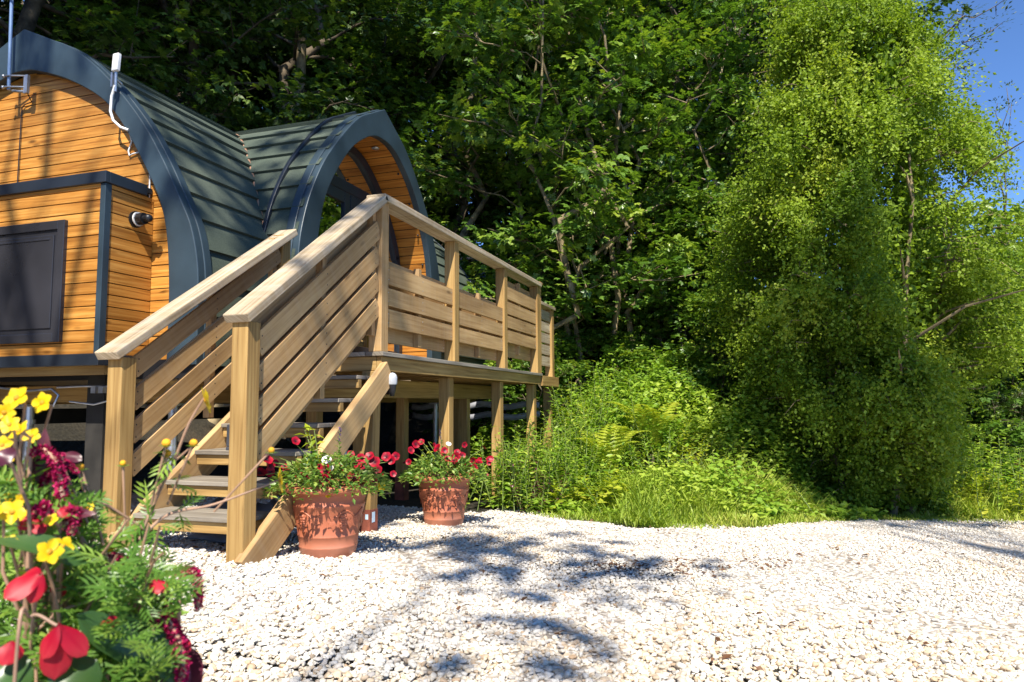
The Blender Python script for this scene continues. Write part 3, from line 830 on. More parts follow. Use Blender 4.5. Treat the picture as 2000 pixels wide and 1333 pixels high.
mb = MB(); mb.box((3.865, Y0 + .0365, -.70), (3.90, Y0 + .0375, -.64)); mb.box((3.842, Y0 + .05, -.69), (3.8425, Y0 + .07, -.65)); mb.build('tag', plain('pale_blue_tag', (.45, .6, .72), .5), cp)
for x, y in ((4.6, 2.64), (5.9, 2.97), (7.2, 2.97), (4.5, 2.97), (6.6, 2.64)):
    p_ = post(x, y, GZ(x, y), .06)
    if x in (5.9, 4.6):
        mb = MB(); mb.box((x - .003, y - .003, GZ(x, y)), (x + P9 + .003, y + P9 + .003, float(gz(x, y)) + .2)); mb.build('painted_foot', M['redpaint'], p_)
mb = MB(); mb.plank((3.87, Y0 + .038, 1.278), (7.40, Y0 + .038, 1.278), .135, .045, (0, 1, 0)); mb.build('handrail', M['cap_wood'], deck, .006)
def slats(mb, x0, x1, zs, y, t=.02):
    for a, b_ in zs:
        mb.box((x0, y, a), (x1, y + t, b_))
        for xs in (x0 + .03, (x0 + x1) / 2, x1 - .03):
            for zf in (.25, .75): mb.box((xs - .0035, y - .001, a + (b_ - a) * zf - .0035), (xs + .0035, y + .001, a + (b_ - a) * zf + .0035), 1)
FR = [(.753, .878), (.619, .73), (.482, .596)]; BK = [(.80, .927), (.665, .78), (.53, .645), (.395, .51)]
F3 = [(.985, 1.108), (.845, .96), (.715, .825), (.575, .69)]; B3 = [(1.05, 1.19), (.91, 1.02), (.77, .88), (.63, .74), (.45, .6)]
for x0, x1, fr, bk in ((3.97, 5.03, FR, BK), (5.12, 6.21, FR, BK), (6.30, 7.30, F3, B3)):
    mb = MB(); slats(mb, x0, x1, fr, Y0 + .012); slats(mb, x0, x1, bk, Y0 + .075)
    xm = (x0 + x1) / 2; mb.box((xm - .022, Y0 + .0335, fr[-1][0] - .09), (xm + .022, Y0 + .0745, bk[0][1] + .012))
    mb.build('slat_panel', [M['rail_wood'], M['galv']], deck, .003)
# end newel with cap and the lower return bay
mb = MB(); mb.box((7.395, Y0 + .0, DZ + .001), (7.47, Y0 + .075, 1.29)); mb.plank((7.38, Y0 + .037, 1.303), (7.485, Y0 + .037, 1.303), .105, .024, (0, 1, 0)); mb.build('newel_post', M['post_wood'], deck, .004)
mb = MB(); mb.box((7.44, Y0 - .02, .19), (8.12, Y0 + .02, .30)); mb.box((7.44, Y0 + .025, .24), (8.12, 3.0, .295)); mb.build('side_landing', M['post_wood'], deck, .003)
post(7.99, Y0 + .02, .30, 1.08); post(7.99, Y0 + .05, GZ(7.99, Y0), .189)
mb = MB(); slats(mb, 7.475, 7.99, [(.94, 1.05), (.81, .92), (.68, .79), (.55, .66), (.42, .53)], Y0 + .045); mb.build('slat_panel', [M['cap_wood'], M['galv']], deck, .003)
mb = MB(); mb.plank((7.47, Y0 + .055, 1.10), (8.09, Y0 + .055, 1.10), .11, .035, (0, 1, 0)); mb.build('handrail', M['cap_wood'], deck, .004)
# lamp on the corner post
lamp = empty('post_lamp', (3.96, 2.10, .05), 'small black lamp with pale domed cap on the deck corner post', 'lamp')
c0 = (3.955, 2.075, .0)
mb = MB(); mb.lathe([(.001, .05), (.012, .05), (.02, .075), (.026, .12), (.026, .125), (.001, .125)], c0, 20); mb.box((3.945, 2.085, .06), (3.965, 2.125, .10)); mb.build('body', M['black'], lamp)
mb = MB(); mb.lathe([(.028, .122), (.030, .13), (.030, .165), (.024, .182), (.012, .192), (.001, .195)], c0, 20); mb.build('dome', plain('frosted_dome', (.45, .47, .5), .35), lamp)

# ------------------------------------------------------------------ the staircase
st = empty('staircase', (2.7, Y0, float(gz(2.7, Y0))), 'open timber staircase with slatted railings climbing to the deck', 'stairs')
mb = MB()
for i in range(6):
    x, z = 2.72 + .195 * i, -.506 + .1355 * i
    mb = MB()
    mb.box((x - .005, 2.165, z - .022), (x + .112, 2.79, z)); mb.box((x + .117, 2.165, z - .022), (x + .235, 2.79, z))
    tr_ = mb.build('tread', M['grey_board'], st, .003)
    mb = MB(); mb.box((x + .012, 2.166, z - .075), (x + .05, 2.789, z - .023)); mb.box((x + .17, 2.166, z - .075), (x + .21, 2.789, z - .023)); mb.build('bearer', M['post_wood'], tr_, .003)
sl = lambda x: .716 * (x - 2.605)
mb = MB(); mb.plank((2.66, Y0 - .012, -.73), (3.95, Y0 - .012, .2), .15, .045, (-.58, 0, .81)); mb.build('stringer', M['rail_wood'], st, .004)
mb = MB(); mb.plank((2.62, 2.815, -.70), (3.9, 2.815, .2), .17, .04, (-.58, 0, .81)); mb.build('stringer', M['rail_wood'], st, .004)
def rake(y, x0, x1, ztop, slope, hx0, hx1, hz0, hz1, sy, nslat=4, back=True):
    """post pair, handrail and sloping slats of one flight"""
    mb = MB(); mb.plank((hx0, y + .038, hz0), (hx1, y + .038, hz1), .135, .045, (0, 1, 0)); mb.build('handrail', M['cap_wood'], st, .006)
    mb = MB()
    for k in range(nslat):
        zt = ztop - .16 * k - .06
        mb.plank((x0 + .005, sy, zt + slope * .005), (x1 - .005, sy, zt + slope * (x1 - x0)), .105 if back else .095, .02, (-slope, 0, 1))
        for xs in (x0 + .035, x0 + (x1 - x0) * .5, x1 - .045):
            for dz_ in (-.03, .03): mb.box((xs - .0035, sy - .0108, zt + slope * (xs - x0) + dz_ - .0035), (xs + .0035, sy - .009, zt + slope * (xs - x0) + dz_ + .0035), 1)
    if back:
        for k in range(nslat + 1):
            zt = ztop - .16 * k + .02
            mb.plank((x0 + .005, sy + .06, zt), (x1 - .005, sy + .06, zt + slope * (x1 - x0)), .105 if back else .095, .02, (-slope, 0, 1))
    for xm in (x0 + (x1 - x0) * .5, x1 - .03):
        zc = ztop + slope * (xm - x0)
        mb.box((xm - .02, sy + .0105, zc - .16 * nslat - .06), (xm + .02, sy + .049, zc + .06))
    mb.build('slat_panel', [M['rail_wood'], M['black']], st, .003)
mb = MB(); mb.box((2.655, Y0 - .006, GZ(2.7, Y0)), (2.655 + P9, Y0 - .006 + P9, .378)); mb.build('newel_post', M['post_wood'], st, .005)
mb = MB(); mb.box((2.64, 2.81, GZ(2.7, 2.85)), (2.64 + P9, 2.81 + P9, .232)); mb.build('newel_post', M['post_wood'], st, .005)
mb = MB(); mb.box((3.865, 2.82, DZ + .001), (3.865 + .08, 2.90, 1.10)); mb.build('newel_post', M['post_wood'], st, .005)
rake(Y0, 2.743, 3.878, .325, .717, 2.628, 3.905, .385, 1.279, Y0 + .022)
rake(2.825, 2.728, 3.865, .235, .70, 2.60, 3.98, .235, 1.14, 2.845, 4, False)
mb = MB(); mb.box((3.13, 2.53, -.215), (3.18, 2.61, -.10)); mb.box((3.128, 2.529, -.235), (3.182, 2.611, -.216))
tag(mb.build('step_light', plain('dark_grey_box', (.05, .055, .07), .5), None, .004), 'small dark grey box standing on a lower stair tread', 'box')
post(3.55, 2.80, GZ(3.6, 2.8), -.02, 'galv', 'support_leg', st)

# stored bits under and beside the deck
mb = MB(); vs = []
for i in range(14):
    for j in range(8):
        vs.append((3.0 + .04 * i, 2.25 + .07 * j, float(gz(3.2, 2.5)) + .03 + .14 * math.exp(-((i - 6) / 4.) ** 2) * (1 + .4 * math.sin(i * .9 + j * 1.3))))
mb.add(vs, [(i * 8 + j, (i + 1) * 8 + j, (i + 1) * 8 + j + 1, i * 8 + j + 1) for i in range(13) for j in range(7)], None, 0, True)
o = mb.build('sheet', M['slateblue_sheet']); sm = o.modifiers.new('solid', 'SOLIDIFY'); sm.thickness = .006
tag(o, 'crumpled blue grey sheet lying on the gravel under the stairs', 'sheet')
mb = MB()
for k, z in enumerate((-.02, -.14)):
    n = 24; vs = [(8.0 + .03 * math.sin(i * .5 + k), 2.3 + i * .07, z + .02 * math.sin(i * .8 + k) + dz) for dz in (-.035, .035) for i in range(n)]
    mb.add(vs, [(i, i + 1, n + i + 1, n + i) for i in range(n - 1)], None, 0, True)
o = mb.build('strip_fence', plain('pale_strip', (.28, .29, .32), .5)); sm = o.modifiers.new('solid', 'SOLIDIFY'); sm.thickness = .01
for i in (0,):
    pass
tag(o, 'two pale wavy strips stretched behind the deck posts', 'strips')
mb = MB()
mb.box((7.0, 2.75, DZ + .001), (7.42, 2.98, DZ + .05)); mb.box((6.98, 2.72, DZ + .052), (7.44, 2.96, DZ + .095))
tag(mb.build('timber_stack', M['new_wood'], None, .003), 'pale sawn boards stacked on the far end of the deck', 'boards')

# ------------------------------------------------------------------ plant pots and their planting
def make_pot(px, py, r, h, label):
    d_ = ray(px, py); t = 3.0
    for _ in range(30):
        p = d_ * t; t *= float(gz(p[0], p[1])) / p[2]
    p = d_ * t; p = p + np.array([p[0], p[1], 0]) / np.hypot(p[0], p[1]) * r * .6
    z0 = float(gz(p[0], p[1])) - .004
    t_ = empty('flower_pot', (p[0], p[1], z0), label, 'flower pot', 'terracotta flower pots by the stairs')
    prof = [(.001, 0), (.56, 0), (.60, .03), (.645, .15), (.655, .16), (.655, .175), (.645, .185), (.675, .30), (.688, .308), (.688, .322), (.678, .332), (.80, .70), (.815, .71), (.815, .735), (.80, .745), (.83, .87), (.86, .885), (.97, .90), (1.0, .92), (1.0, .965), (.97, .985), (.90, .99), (.84, .93), (.82, .80)]
    body = MB(); body.lathe([(a * r, b_ * h) for a, b_ in prof], (0, 0, 0), 64)
    o = body.build('pot_body', M['terracotta'], None); o.parent = t_
    rel = MB()    # raised band of grapes, leaves and vine round the middle
    def onwall(a, zf, dr=0.):
        rr = np.interp(zf, [.33, .70], [.678, .80]) * r + dr
        return np.array([rr * math.cos(a), rr * math.sin(a), zf * h])
    NP = 5
    for k in range(NP):
        a0 = k * 2 * math.pi / NP + .35
        for rw, (cnt, zf) in enumerate(((3, .60), (4, .565), (3, .53), (3, .495), (2, .46), (1, .43), (1, .40))):
            for i in range(cnt):
                rel.ball(onwall(a0 + (i - (cnt - 1) / 2) * .052, zf, .001), .0085, 0, 6)
        for da, zf, sz in ((.30, .52, .05), (.44, .57, .035), (.22, .60, .035), (-.24, .50, .04)):
            c_ = onwall(a0 + da, zf, .0012); tg = np.array([-math.sin(a0 + da), math.cos(a0 + da), 0]); n_ = np.array([math.cos(a0 + da), math.sin(a0 + da), 0])
            vs = [c_ + n_ * .004]; q = 14
            for i in range(q):
                an = i * 2 * math.pi / q; rr = sz * (.62 if i % 2 else 1.)
                vs.append(c_ + tg * rr * math.cos(an) + np.array([0, 0, rr * .8 * math.sin(an)]) - n_ * .002)
            rel.add(vs, [(0, 1 + i, 1 + (i + 1) % q) for i in range(q)], None, 0, True)
        rel.tube([onwall(a0 + b_, .62 + .045 * math.sin(b_ * 9 + 1), .001) for b_ in np.linspace(-.3, .75, 16)], .0045, 6)
    o = rel.build('grape_relief', M['terracotta'], None); o.parent = t_
    so = MB(); so.lathe([(.001, .91 * h), (.8 * r, .90 * h), (.835 * r, .89 * h)], (0, 0, 0), 32)
    o = so.build('soil', M['soil'], None); o.parent = t_
    return np.array([p[0], p[1], z0]), t_
def flower_mesh(name, mat, r, petals, wid, cup, tin, tout, ctr=None):
    """round flower facing +Z: petals of 3x4 quads with colour running from the throat out"""
    lv = Leaves(); Vv, Ff, Tt = [], [], []
    for k in range(petals):
        a = 2 * math.pi * k / petals
        for i, s_ in enumerate(np.linspace(0, 1, 4)):
            w = wid * r * math.sin(math.pi * min(.12 + .62 * s_ + .1 * s_ * s_, .98)) * (1 if s_ < .99 else .72)
            for j in (-1, -.35, .35, 1):
                rad = r * s_ * (1 - .08 * abs(j) * (s_ > .9)); z = cup * r * (s_ ** 1.6) + .07 * r * abs(j) * math.sin(3.1 * s_) + .05 * r * math.sin(k * 2.3 + j * 3)
                x, y = rad, w * j
                Vv.append((x * math.cos(a) - y * math.sin(a), x * math.sin(a) + y * math.cos(a), z)); Tt.append(tin + (tout - tin) * s_)
        b0 = k * 16
        for i in range(3):
            for j in range(3): Ff.append((b0 + i * 4 + j, b0 + (i + 1) * 4 + j, b0 + (i + 1) * 4 + j + 1, b0 + i * 4 + j + 1))
    V = np.array(Vv, np.float32); me_o = npmesh(name, V, np.array(Ff), mat, None, np.array(Tt), True)
    return me_o
def place(o, p, nrm, par, sc=1., spin=None):
    q = Vector(nrm).to_track_quat('Z', 'Y').to_matrix().to_4x4() @ Matrix.Rotation(random.uniform(0, 6.28) if spin is None else spin, 4, 'Z')
    o.parent = par
    o.matrix_local = Matrix.Translation(Vector(p) - par.location) @ q @ Matrix.Scale(sc, 4)
    return o
def dup(o):
    c_ = o.copy(); COL.objects.link(c_)
    for ch in o.children:
        k = ch.copy(); COL.objects.link(k); k.parent = c_; k.matrix_local = ch.matrix_local
    return c_
CAMDIR = lambda p: -np.array(p) / np.linalg.norm(p)

pf = flower_mesh('flower', M['crimson'], .030, 5, .64, .26, .05, .95)
mb = MB(); mb.ball((0, 0, .002), .0035, 0, 5); eye = mb.build('flower_eye', M['black'], pf); eye.location = (0, 0, 0)
wf = flower_mesh('flower', M['white_petal'], .022, 5, .75, .2, .2, .9)
gf = flower_mesh('flower', M['yellow'], .018, 6, .45, .12, .25, .8)
first = {'p': pf, 'w': wf, 'Y': gf}; taken = {'p': False, 'w': False, 'Y': False}
def fl(kind):
    if not taken[kind]: taken[kind] = True; return first[kind]
    return dup(first[kind])

def petunias(c, r, h, label, spots, seed, dark):
    rg = np.random.default_rng(seed)
    root = empty('petunia_plant', (c[0], c[1], c[2] + h), label, 'flowering plant', 'petunias in the terracotta pots')
    lv = Leaves(); n = 1900
    u = rg.random(n) ** .5; a = rg.uniform(0, 6.28, n); R_ = r * 1.38 * u
    P = np.stack([c[0] + R_ * np.cos(a), c[1] + R_ * np.sin(a), c[2] + h * .99 + (.15 * (1 - u ** 2) * rg.random(n) ** .6) - .06 * np.maximum(u - .75, 0) / .25 * rg.random(n)], -1)
    D = np.stack([np.cos(a) + rg.normal(0, .6, n), np.sin(a) + rg.normal(0, .6, n), rg.normal(.25, .5, n)], -1)
    N = np.stack([rg.normal(0, .5, n), rg.normal(0, .5, n), np.ones(n)], -1)
    L = rg.uniform(.018, .045, n); lv.add(P, D, N, L, L * .5, rg.random(n), .15, .2)
    lv.build('foliage', M['potleaf'], root)
    mb = MB()
    for (px, py, dd, kind, sz) in spots:
        dep = np.linalg.norm(c[:3] + [0, 0, h]) + dd
        q = ray(px, py); q = q / np.linalg.norm(q) * dep
        nr = unit(CAMDIR(q) * .8 + np.array([rg.normal(0, .35), rg.normal(0, .35), .35 + rg.normal(0, .3)]))
        f = place(fl(kind), q, nr, root, sz)
        b_ = c + np.array([(q[0] - c[0]) * .35, (q[1] - c[1]) * .35, h])
        mb.tube([b_, (b_ + q) / 2 + [0, 0, .03], q - nr * .012, q], [.002, .0018, .0022, .005], 5, 0, False)
    mb.build('stem', M['stem'], root)
    return root

PA, _ = make_pot(641, 1094, .213, .352, 'large terracotta pot with grape relief at the foot of the stairs')
PB, _ = make_pot(867, 1031, .208, .345, 'farther terracotta pot with grape relief beside the deck post')
spA = [(512, 895, .0, 'p', .9), (507, 925, -.05, 'p', 1.15), (528, 922, .02, 'p', .85), (538, 905, .05, 'p', .6), (577, 862, .0, 'p', .8), (636, 917, -.12, 'p', .95), (634, 937, -.14, 'p', .9),
       (690, 934, -.12, 'p', 1.1), (700, 908, -.05, 'p', 1.), (705, 895, -.02, 'p', .8), (722, 892, .0, 'p', .85), (732, 903, .0, 'p', 1.), (738, 918, -.02, 'p', .8), (668, 915, .0, 'p', .5), (555, 912, .0, 'p', .55),
       (755, 893, .1, 'p', .9), (765, 900, .1, 'p', .8), (773, 892, .12, 'p', .8), (768, 926, .08, 'p', .6), (685, 888, .05, 'p', .7), (745, 952, -.1, 'Y', 1.4), (641, 968, -.18, 'Y', .8), (638, 899, -.06, 'w', 1.1), (648, 915, -.08, 'w', .6)]
spB = [(802, 880, .0, 'p', .9), (812, 868, .05, 'p', 1.), (823, 864, .05, 'p', .8), (855, 876, -.05, 'p', 1.1), (868, 880, -.08, 'p', .8), (890, 893, -.1, 'p', 1.1), (893, 884, -.06, 'p', .8), (903, 890, -.05, 'p', .8),
       (875, 897, -.1, 'p', .8), (925, 915, -.1, 'p', 1.), (937, 900, .0, 'p', .8), (958, 897, .05, 'p', .8), (955, 905, .05, 'p', .6), (848, 870, .0, 'p', .6), (790, 905, .0, 'p', .5), (876, 868, .0, 'w', .9), (950, 928, .1, 'p', .5)]
rq = np.random.default_rng(55)
spA += [(rq.uniform(510, 775), rq.uniform(872, 950), rq.uniform(-.12, .05), 'p', rq.uniform(.6, 1.)) for _ in range(16)]
spB += [(rq.uniform(785, 955), rq.uniform(868, 925), rq.uniform(-.12, .05), 'p', rq.uniform(.6, 1.)) for _ in range(11)]
petunias(PA, .213, .352, 'crimson petunias spilling over the large pot at the stair foot', spA, 3, 0)
petunias(PB, .208, .345, 'crimson petunias filling the farther pot beside the deck post', spB, 4, 0)
def leafy(c, px, py, dd, n, hh, label, seed, L0=.07, mat='fern'):
    rg = np.random.default_rng(seed)
    base = np.array(c, float); q = ray(px, py); top = q / np.linalg.norm(q) * (np.linalg.norm(base) + dd)
    root = empty('leafy_plant', base, label, 'plant')
    mb = MB(); lv = Leaves()
    for k in range(4):
        t_ = top + rg.normal(0, .025, 3) * [1, 1, .8]; b0 = base + rg.normal(0, .02, 3)
        mb.tube([b0, (b0 + t_) / 2 + rg.normal(0, .01, 3), t_], [.004, .003, .002], 5, 0, False)
        for s_ in np.linspace(.3, 1, n):
            p = b0 + (t_ - b0) * s_; a = rg.uniform(0, 6.28)
            L = L0 * rg.uniform(.6, 1.1)
            lv.add(p, np.array([math.cos(a), math.sin(a), .25 + rg.normal(0, .35)]), np.array([rg.normal(0, .4), rg.normal(0, .4), 1]), L, L * .42, rg.random(), .18, .3)
    mb.build('stem', M['stem'], root); lv.build('foliage', M[mat], root)
leafy(PA + [0, .03, .33], 607, 838, .05, 9, .2, 'pale green pointed leaves standing above the petunias in the large pot', 5)
leafy(PB + [0, .0, .31], 830, 868, .0, 6, .1, 'small yellowish leaves among the petunias in the farther pot', 6, .045)
def salvia(c, px, py, dd, label, seed):
    rg = np.random.default_rng(seed); base = np.array(c, float); q = ray(px, py); top = q / np.linalg.norm(q) * (np.linalg.norm(base) + dd)
    root = empty('salvia_plant', base, label, 'flower'); mb = MB(); mb.tube([base, (base + top) / 2, top], [.003, .0025, .0015], 5, 0, False)
    lv = Leaves(); fv = Leaves()
    for s_ in np.linspace(.1, .75, 16):
        a = rg.uniform(0, 6.28); lv.add(base + (top - base) * s_, np.array([math.cos(a), math.sin(a), .6]), np.array([0, 0, 1.]), .05, .012, rg.random(), .1, .2)
    for s_ in np.linspace(.72, 1.0, 26):
        a = rg.uniform(0, 6.28); fv.add(base + (top - base) * s_, np.array([math.cos(a), math.sin(a), .7]), np.array([0, 0, 1.]), .014, .009, rg.random(), .2, .2)
    mb.build('stem', M['stem'], root); lv.build('foliage', M['potleaf'], root); fv.build('flower_spike', M['violet'], root)
salvia(PA + [.02, -.03, .33], 664, 836, .0, 'thin violet flower spike rising from the large pot', 7)
salvia(PB + [.0, .0, .31], 860, 840, .0, 'violet flower spike rising from the farther pot', 8)

# ------------------------------------------------------------------ woodland
class Tree:
    """trunk with limbs and a crown of leaf sprays, built round the origin"""
    def __init__(s, seed): s.r = np.random.default_rng(seed); s.w = MB(); s.lv = Leaves()
    def limb(s, p0, p1, r0, r1, sag=0., n=6):
        p0, p1 = np.array(p0, float), np.array(p1, float); L = np.linalg.norm(p1 - p0)
        t = np.linspace(0, 1, n); pts = p0 + (p1 - p0) * t[:, None]
        pts[1:-1] += s.r.normal(0, .035 * L, (n - 2, 3)); pts[:, 2] += sag * L * np.sin(t * math.pi)
        s.w.tube(pts, list(np.linspace(r0, r1, n)), 7, 0, False); return pts
    def spray(s, c, d, n, rad, L, flat=.22, up=.8, kind='maple'):
        r = s.r
        a = r.uniform(0, 6.28, n); q = rad * np.sqrt(r.random(n))
        off = np.stack([q * np.cos(a), q * np.sin(a), r.normal(0, rad * flat, n) - .25 * q ** 2 / rad], -1)
        P = c + off + d * rad * .4
        D = unit(off * [1, 1, .3] + d * rad * .8 + r.normal(0, .25 * rad, (n, 3)) - np.array([0, 0, .25 * rad]))
        N = np.stack([r.normal(0, .42, n) - .25, r.normal(0, .42, n) - .12, np.full(n, up)], -1)
        Ls = L * r.uniform(.6, 1.15, n); ti = np.clip(r.normal(.42, .24) + r.normal(0, .16, n), 0, 1)
        if kind == 'maple': s.lv.maple(P, D, N, Ls, ti)
        elif kind == 'ovate': s.lv.add(P, D, N, Ls, Ls * .5, ti)
        else: s.lv.diamond(P, D, N, Ls, Ls * .42, ti)
    def done(s, name, label, cat, wm, lm, group=None):
        root = empty(name, (0, 0, 0), label, cat, group)
        s.w.build('trunk', M[wm], root); s.lv.build('crown', M[lm], root)
        return root
def grown(seed, h, cr, z0, nl, ns, L, n_leaf, rad, tr=.11, kind='maple', stems=1, spread=.25, top=True):
    t = Tree(seed); r = t.r
    for k in range(stems):
        a = r.uniform(0, 6.28); lean = spread * (.4 if stems == 1 else 1) * h * .3
        tip = np.array([lean * math.cos(a), lean * math.sin(a), h * r.uniform(.85, 1.)])
        b0 = np.array([.12 * stems * math.cos(a) * (stems > 1), .12 * stems * math.sin(a) * (stems > 1), -.4])
        tp = t.limb(b0, tip, tr * r.uniform(.8, 1.1), tr * .18, 0, 9)
        for i in range(nl):
            f = z0 + (1 - z0) * (i + r.random()) / nl; f = min(f, .98)
            p = tp[0] + (tp[-1] - tp[0]) * 0; idx = f * (len(tp) - 1); p = tp[int(idx)] + (tp[min(int(idx) + 1, len(tp) - 1)] - tp[int(idx)]) * (idx - int(idx))
            g = (f - z0) / (1 - z0); ln = cr * (1.0 - .55 * g ** 1.6) * r.uniform(.6, 1.1)
            a2 = i * 2.4 + r.uniform(-.5, .5) + k * 1.3
            d = unit(np.array([math.cos(a2), math.sin(a2), r.uniform(.0, .55)]))
            lp = t.limb(p, p + d * ln, tr * .25 * (1 - .5 * g), .008, .06, 6)
            for j in range(ns):
                q = r.uniform(.25, 1.); ii = q * (len(lp) - 1); c = lp[int(ii)] + (lp[min(int(ii) + 1, 5)] - lp[int(ii)]) * (ii - int(ii))
                sd_ = unit(d + np.array([r.normal(0, .8), r.normal(0, .8), r.normal(0, .3)]))
                c2 = c + sd_ * ln * .28 * r.random() + [0, 0, .05]
                t.w.tube([c, c2 + sd_ * rad * .3], [.009, .004], 4, 0, False)
                t.spray(c2, sd_, n_leaf, rad * r.uniform(.7, 1.2), L, kind=kind)
    return t
def treecopy(src, x, y, sc, rz, label, group, szz=None):
    c_ = src.copy(); COL.objects.link(c_); c_['label'] = label
    if group: c_['group'] = group
    for ch in src.children:
        k = ch.copy(); COL.objects.link(k); k.parent = c_; k.location = (0, 0, 0)
    c_.location = (x, y, float(gz(x, y)) - .05); c_.scale = (sc, sc, szz or sc); c_.rotation_euler = (0, 0, rz)
    return c_
def polar(px, dist):
    d_ = ray(px, 789); d_ = d_ / np.hypot(d_[0], d_[1]); return d_[0] * dist, d_[1] * dist
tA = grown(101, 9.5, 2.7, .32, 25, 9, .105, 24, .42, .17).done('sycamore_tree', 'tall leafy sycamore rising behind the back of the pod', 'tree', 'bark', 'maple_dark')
tB = grown(102, 9.0, 2.4, .20, 25, 9, .10, 25, .40, .12).done('sycamore_tree', 'leafy sycamore with lit sprays right of the porch arch', 'tree', 'bark', 'maple')
tC = grown(103, 6.5, 1.5, .22, 13, 7, .095, 22, .33, .05, stems=4, spread=.8).done('young_sycamore', 'clump of thin pale stemmed sycamore saplings behind the deck end', 'tree', 'bark_light', 'maple')
tD = grown(104, 2.6, 1.1, .08, 12, 7, .085, 22, .28, .03, stems=3, spread=1.).done('bush', 'low leafy bush in front of the dark wood', 'bush', 'twig', 'maple')
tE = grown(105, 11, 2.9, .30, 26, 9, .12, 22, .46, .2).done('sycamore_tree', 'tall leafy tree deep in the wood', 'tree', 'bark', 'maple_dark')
def put(o, px, dist, sc, rz, szz=None):
    x, y = polar(px, dist); o.location = (x, y, float(gz(x, y)) - .05); o.scale = (sc, sc, szz or sc); o.rotation_euler = (0, 0, rz)
put(tA, 560, 11.6, 1., 0); put(tB, 900, 12.0, 1., .5); put(tC, 1150, 10.4, 1.05, 1.); put(tD, 1290, 10.6, 1., 0); put(tE, 250, 14, 1., 0)
WG = 'tall trees of the dark wood'; WL = 'tall leafy tree standing in the dark wood behind the pod'
tE['label'] = WL; tE['group'] = WG
k = 0
for px, dist in ((-120, 11), (20, 10.2), (150, 11.2), (300, 11), (430, 12.5), (690, 13), (770, 14.2), (1010, 13.2), (1110, 13.6), (1230, 12.6), (1330, 13.4), (1430, 12.8), (1530, 14),
                 (-60, 15), (110, 15.5), (380, 16), (520, 16.5), (640, 17.5), (820, 17), (960, 17.5), (1080, 18), (1200, 17), (1300, 18), (1400, 17),
                 (-100, 13), (80, 13.4), (200, 17.5), (460, 18.5), (600, 15), (750, 19), (860, 14.5), (300, 24), (-50, 24), (120, 25), (660, 25), (480, 25), (820, 26), (0, 20), (180, 21), (360, 21), (540, 22), (720, 22), (900, 23), (1060, 23), (1200, 23), (1340, 22), (1450, 21)):
    x, y = polar(px, dist)
    src = (tA, tE, tB)[k % 3] if px < 1000 else (tB, tA, tE)[k % 3]
    treecopy(src, x, y, random.uniform(.9, 1.15) * (1.3 if dist > 19 else 1), random.uniform(0, 6.28), WL, WG); k += 1
def lone(src, px, dist, sc, rz, label, szz=None):
    x, y = polar(px, dist); return treecopy(src, x, y, sc, rz, label, None, szz)
lone(tB, 760, 12.4, .85, 2.2, 'sycamore with sunlit leaves just above the porch ridge')
lone(tB, 1300, 11.4, .82, 3.6, 'broad sycamore with pale lit leaves left of the big hawthorn')
lone(tC, 1010, 11.4, 1.1, 4.1, 'thin leaning saplings in shade beyond the deck newel')
lone(tC, 1260, 10.9, 1., 2.5, 'multi stemmed saplings with big drooping leaf sprays in the middle of the wood edge')
lone(tC, 1390, 10.9, .95, 5.5, 'sapling clump half hidden behind the left side of the hawthorn')
for px, dist, sc, rz, lb in ((1090, 10.0, .75, 1., 'leafy bush just beyond the end of the deck'), (1190, 10.3, .8, 2.2, 'bush with broad leaves at the foot of the pale saplings'), (1380, 10.2, .95, 3.3, 'dark green bush beside the left foot of the hawthorn'), (980, 11.0, .8, 4.2, 'shaded bush beyond the deck handrail'), (1440, 9.4, .7, 5., 'small bush in the shade under the hawthorn edge')):
    lone(tD, px, dist, sc, rz, lb)
# a leaning pale trunk and a dead brown-leaved branch
lone(tD, 1098, 9.0, .62, 2.6, 'small lit bush touching the far end of the deck')
def bare(px0, py0, px1, py1, d0, d1, r0, r1, label, mat='bark_light'):
    p0, p1 = at(px0, py0, d0), at(px1, py1, d1)
    t = Tree(int(px0)); p0[2] = min(p0[2], float(gz(p0[0], p0[1])) - .1) if py0 > 400 else p0[2]
    t.limb(p0, p1, r0, r1, 0, 9)
    for q in (.45, .62, .8):
        c = p0 + (p1 - p0) * q; e = c + np.array([t.r.normal(0, .5), t.r.normal(0, .5), t.r.uniform(.2, .7)]); t.limb(c, e, r1 * .7, .006, 0, 5); t.spray(e, unit(e - c), 22, .35, .12)
        t.spray(p1 + t.r.normal(0, .4, 3), unit(e - c), 26, .4, .13)
    return t.done('leaning_tree', label, 'tree', mat, 'maple')
bare(425, 470, 590, 70, 10.3, 10.9, .13, .07, 'leaning tree with a pale mossy trunk behind the pod roof valley')
bare(1122, 690, 1128, 190, 9.5, 9.7, .05, .035, 'slim straight pale trunked tree right of the deck newel')
bare(1178, 640, 1182, 130, 9.7, 9.9, .05, .03, 'slim pale trunk just right of the straight pale trunked tree')
bare(1228, 660, 1236, 240, 9.9, 10.2, .045, .025, 'slim trunk rising through the middle of the sapling leaves')
bare(905, 560, 930, 60, 11.2, 11.6, .06, .04, 'shaded slim trunk above the deck handrail')
bare(1045, 560, 1100, 320, 10.6, 11.0, .06, .04, 'slim dark trunk leaning right in the shade beyond the deck')
t = Tree(77); p0, p1 = at(1190, 150, 10.0), at(1062, 190, 9.9)
t.limb(at(1230, 140, 10.4), p1, .012, .004, .04, 6)
for q in np.linspace(.1, 1, 9):
    c = p0 + (p1 - p0) * q; t.spray(c, np.array([0, .2, -.3]), 9, .13, .075, kind='ovate')
t.done('dead_branch', 'dead branch with brown leaves among the green sycamore sprays', 'branch', 'twig', 'brownleaf')

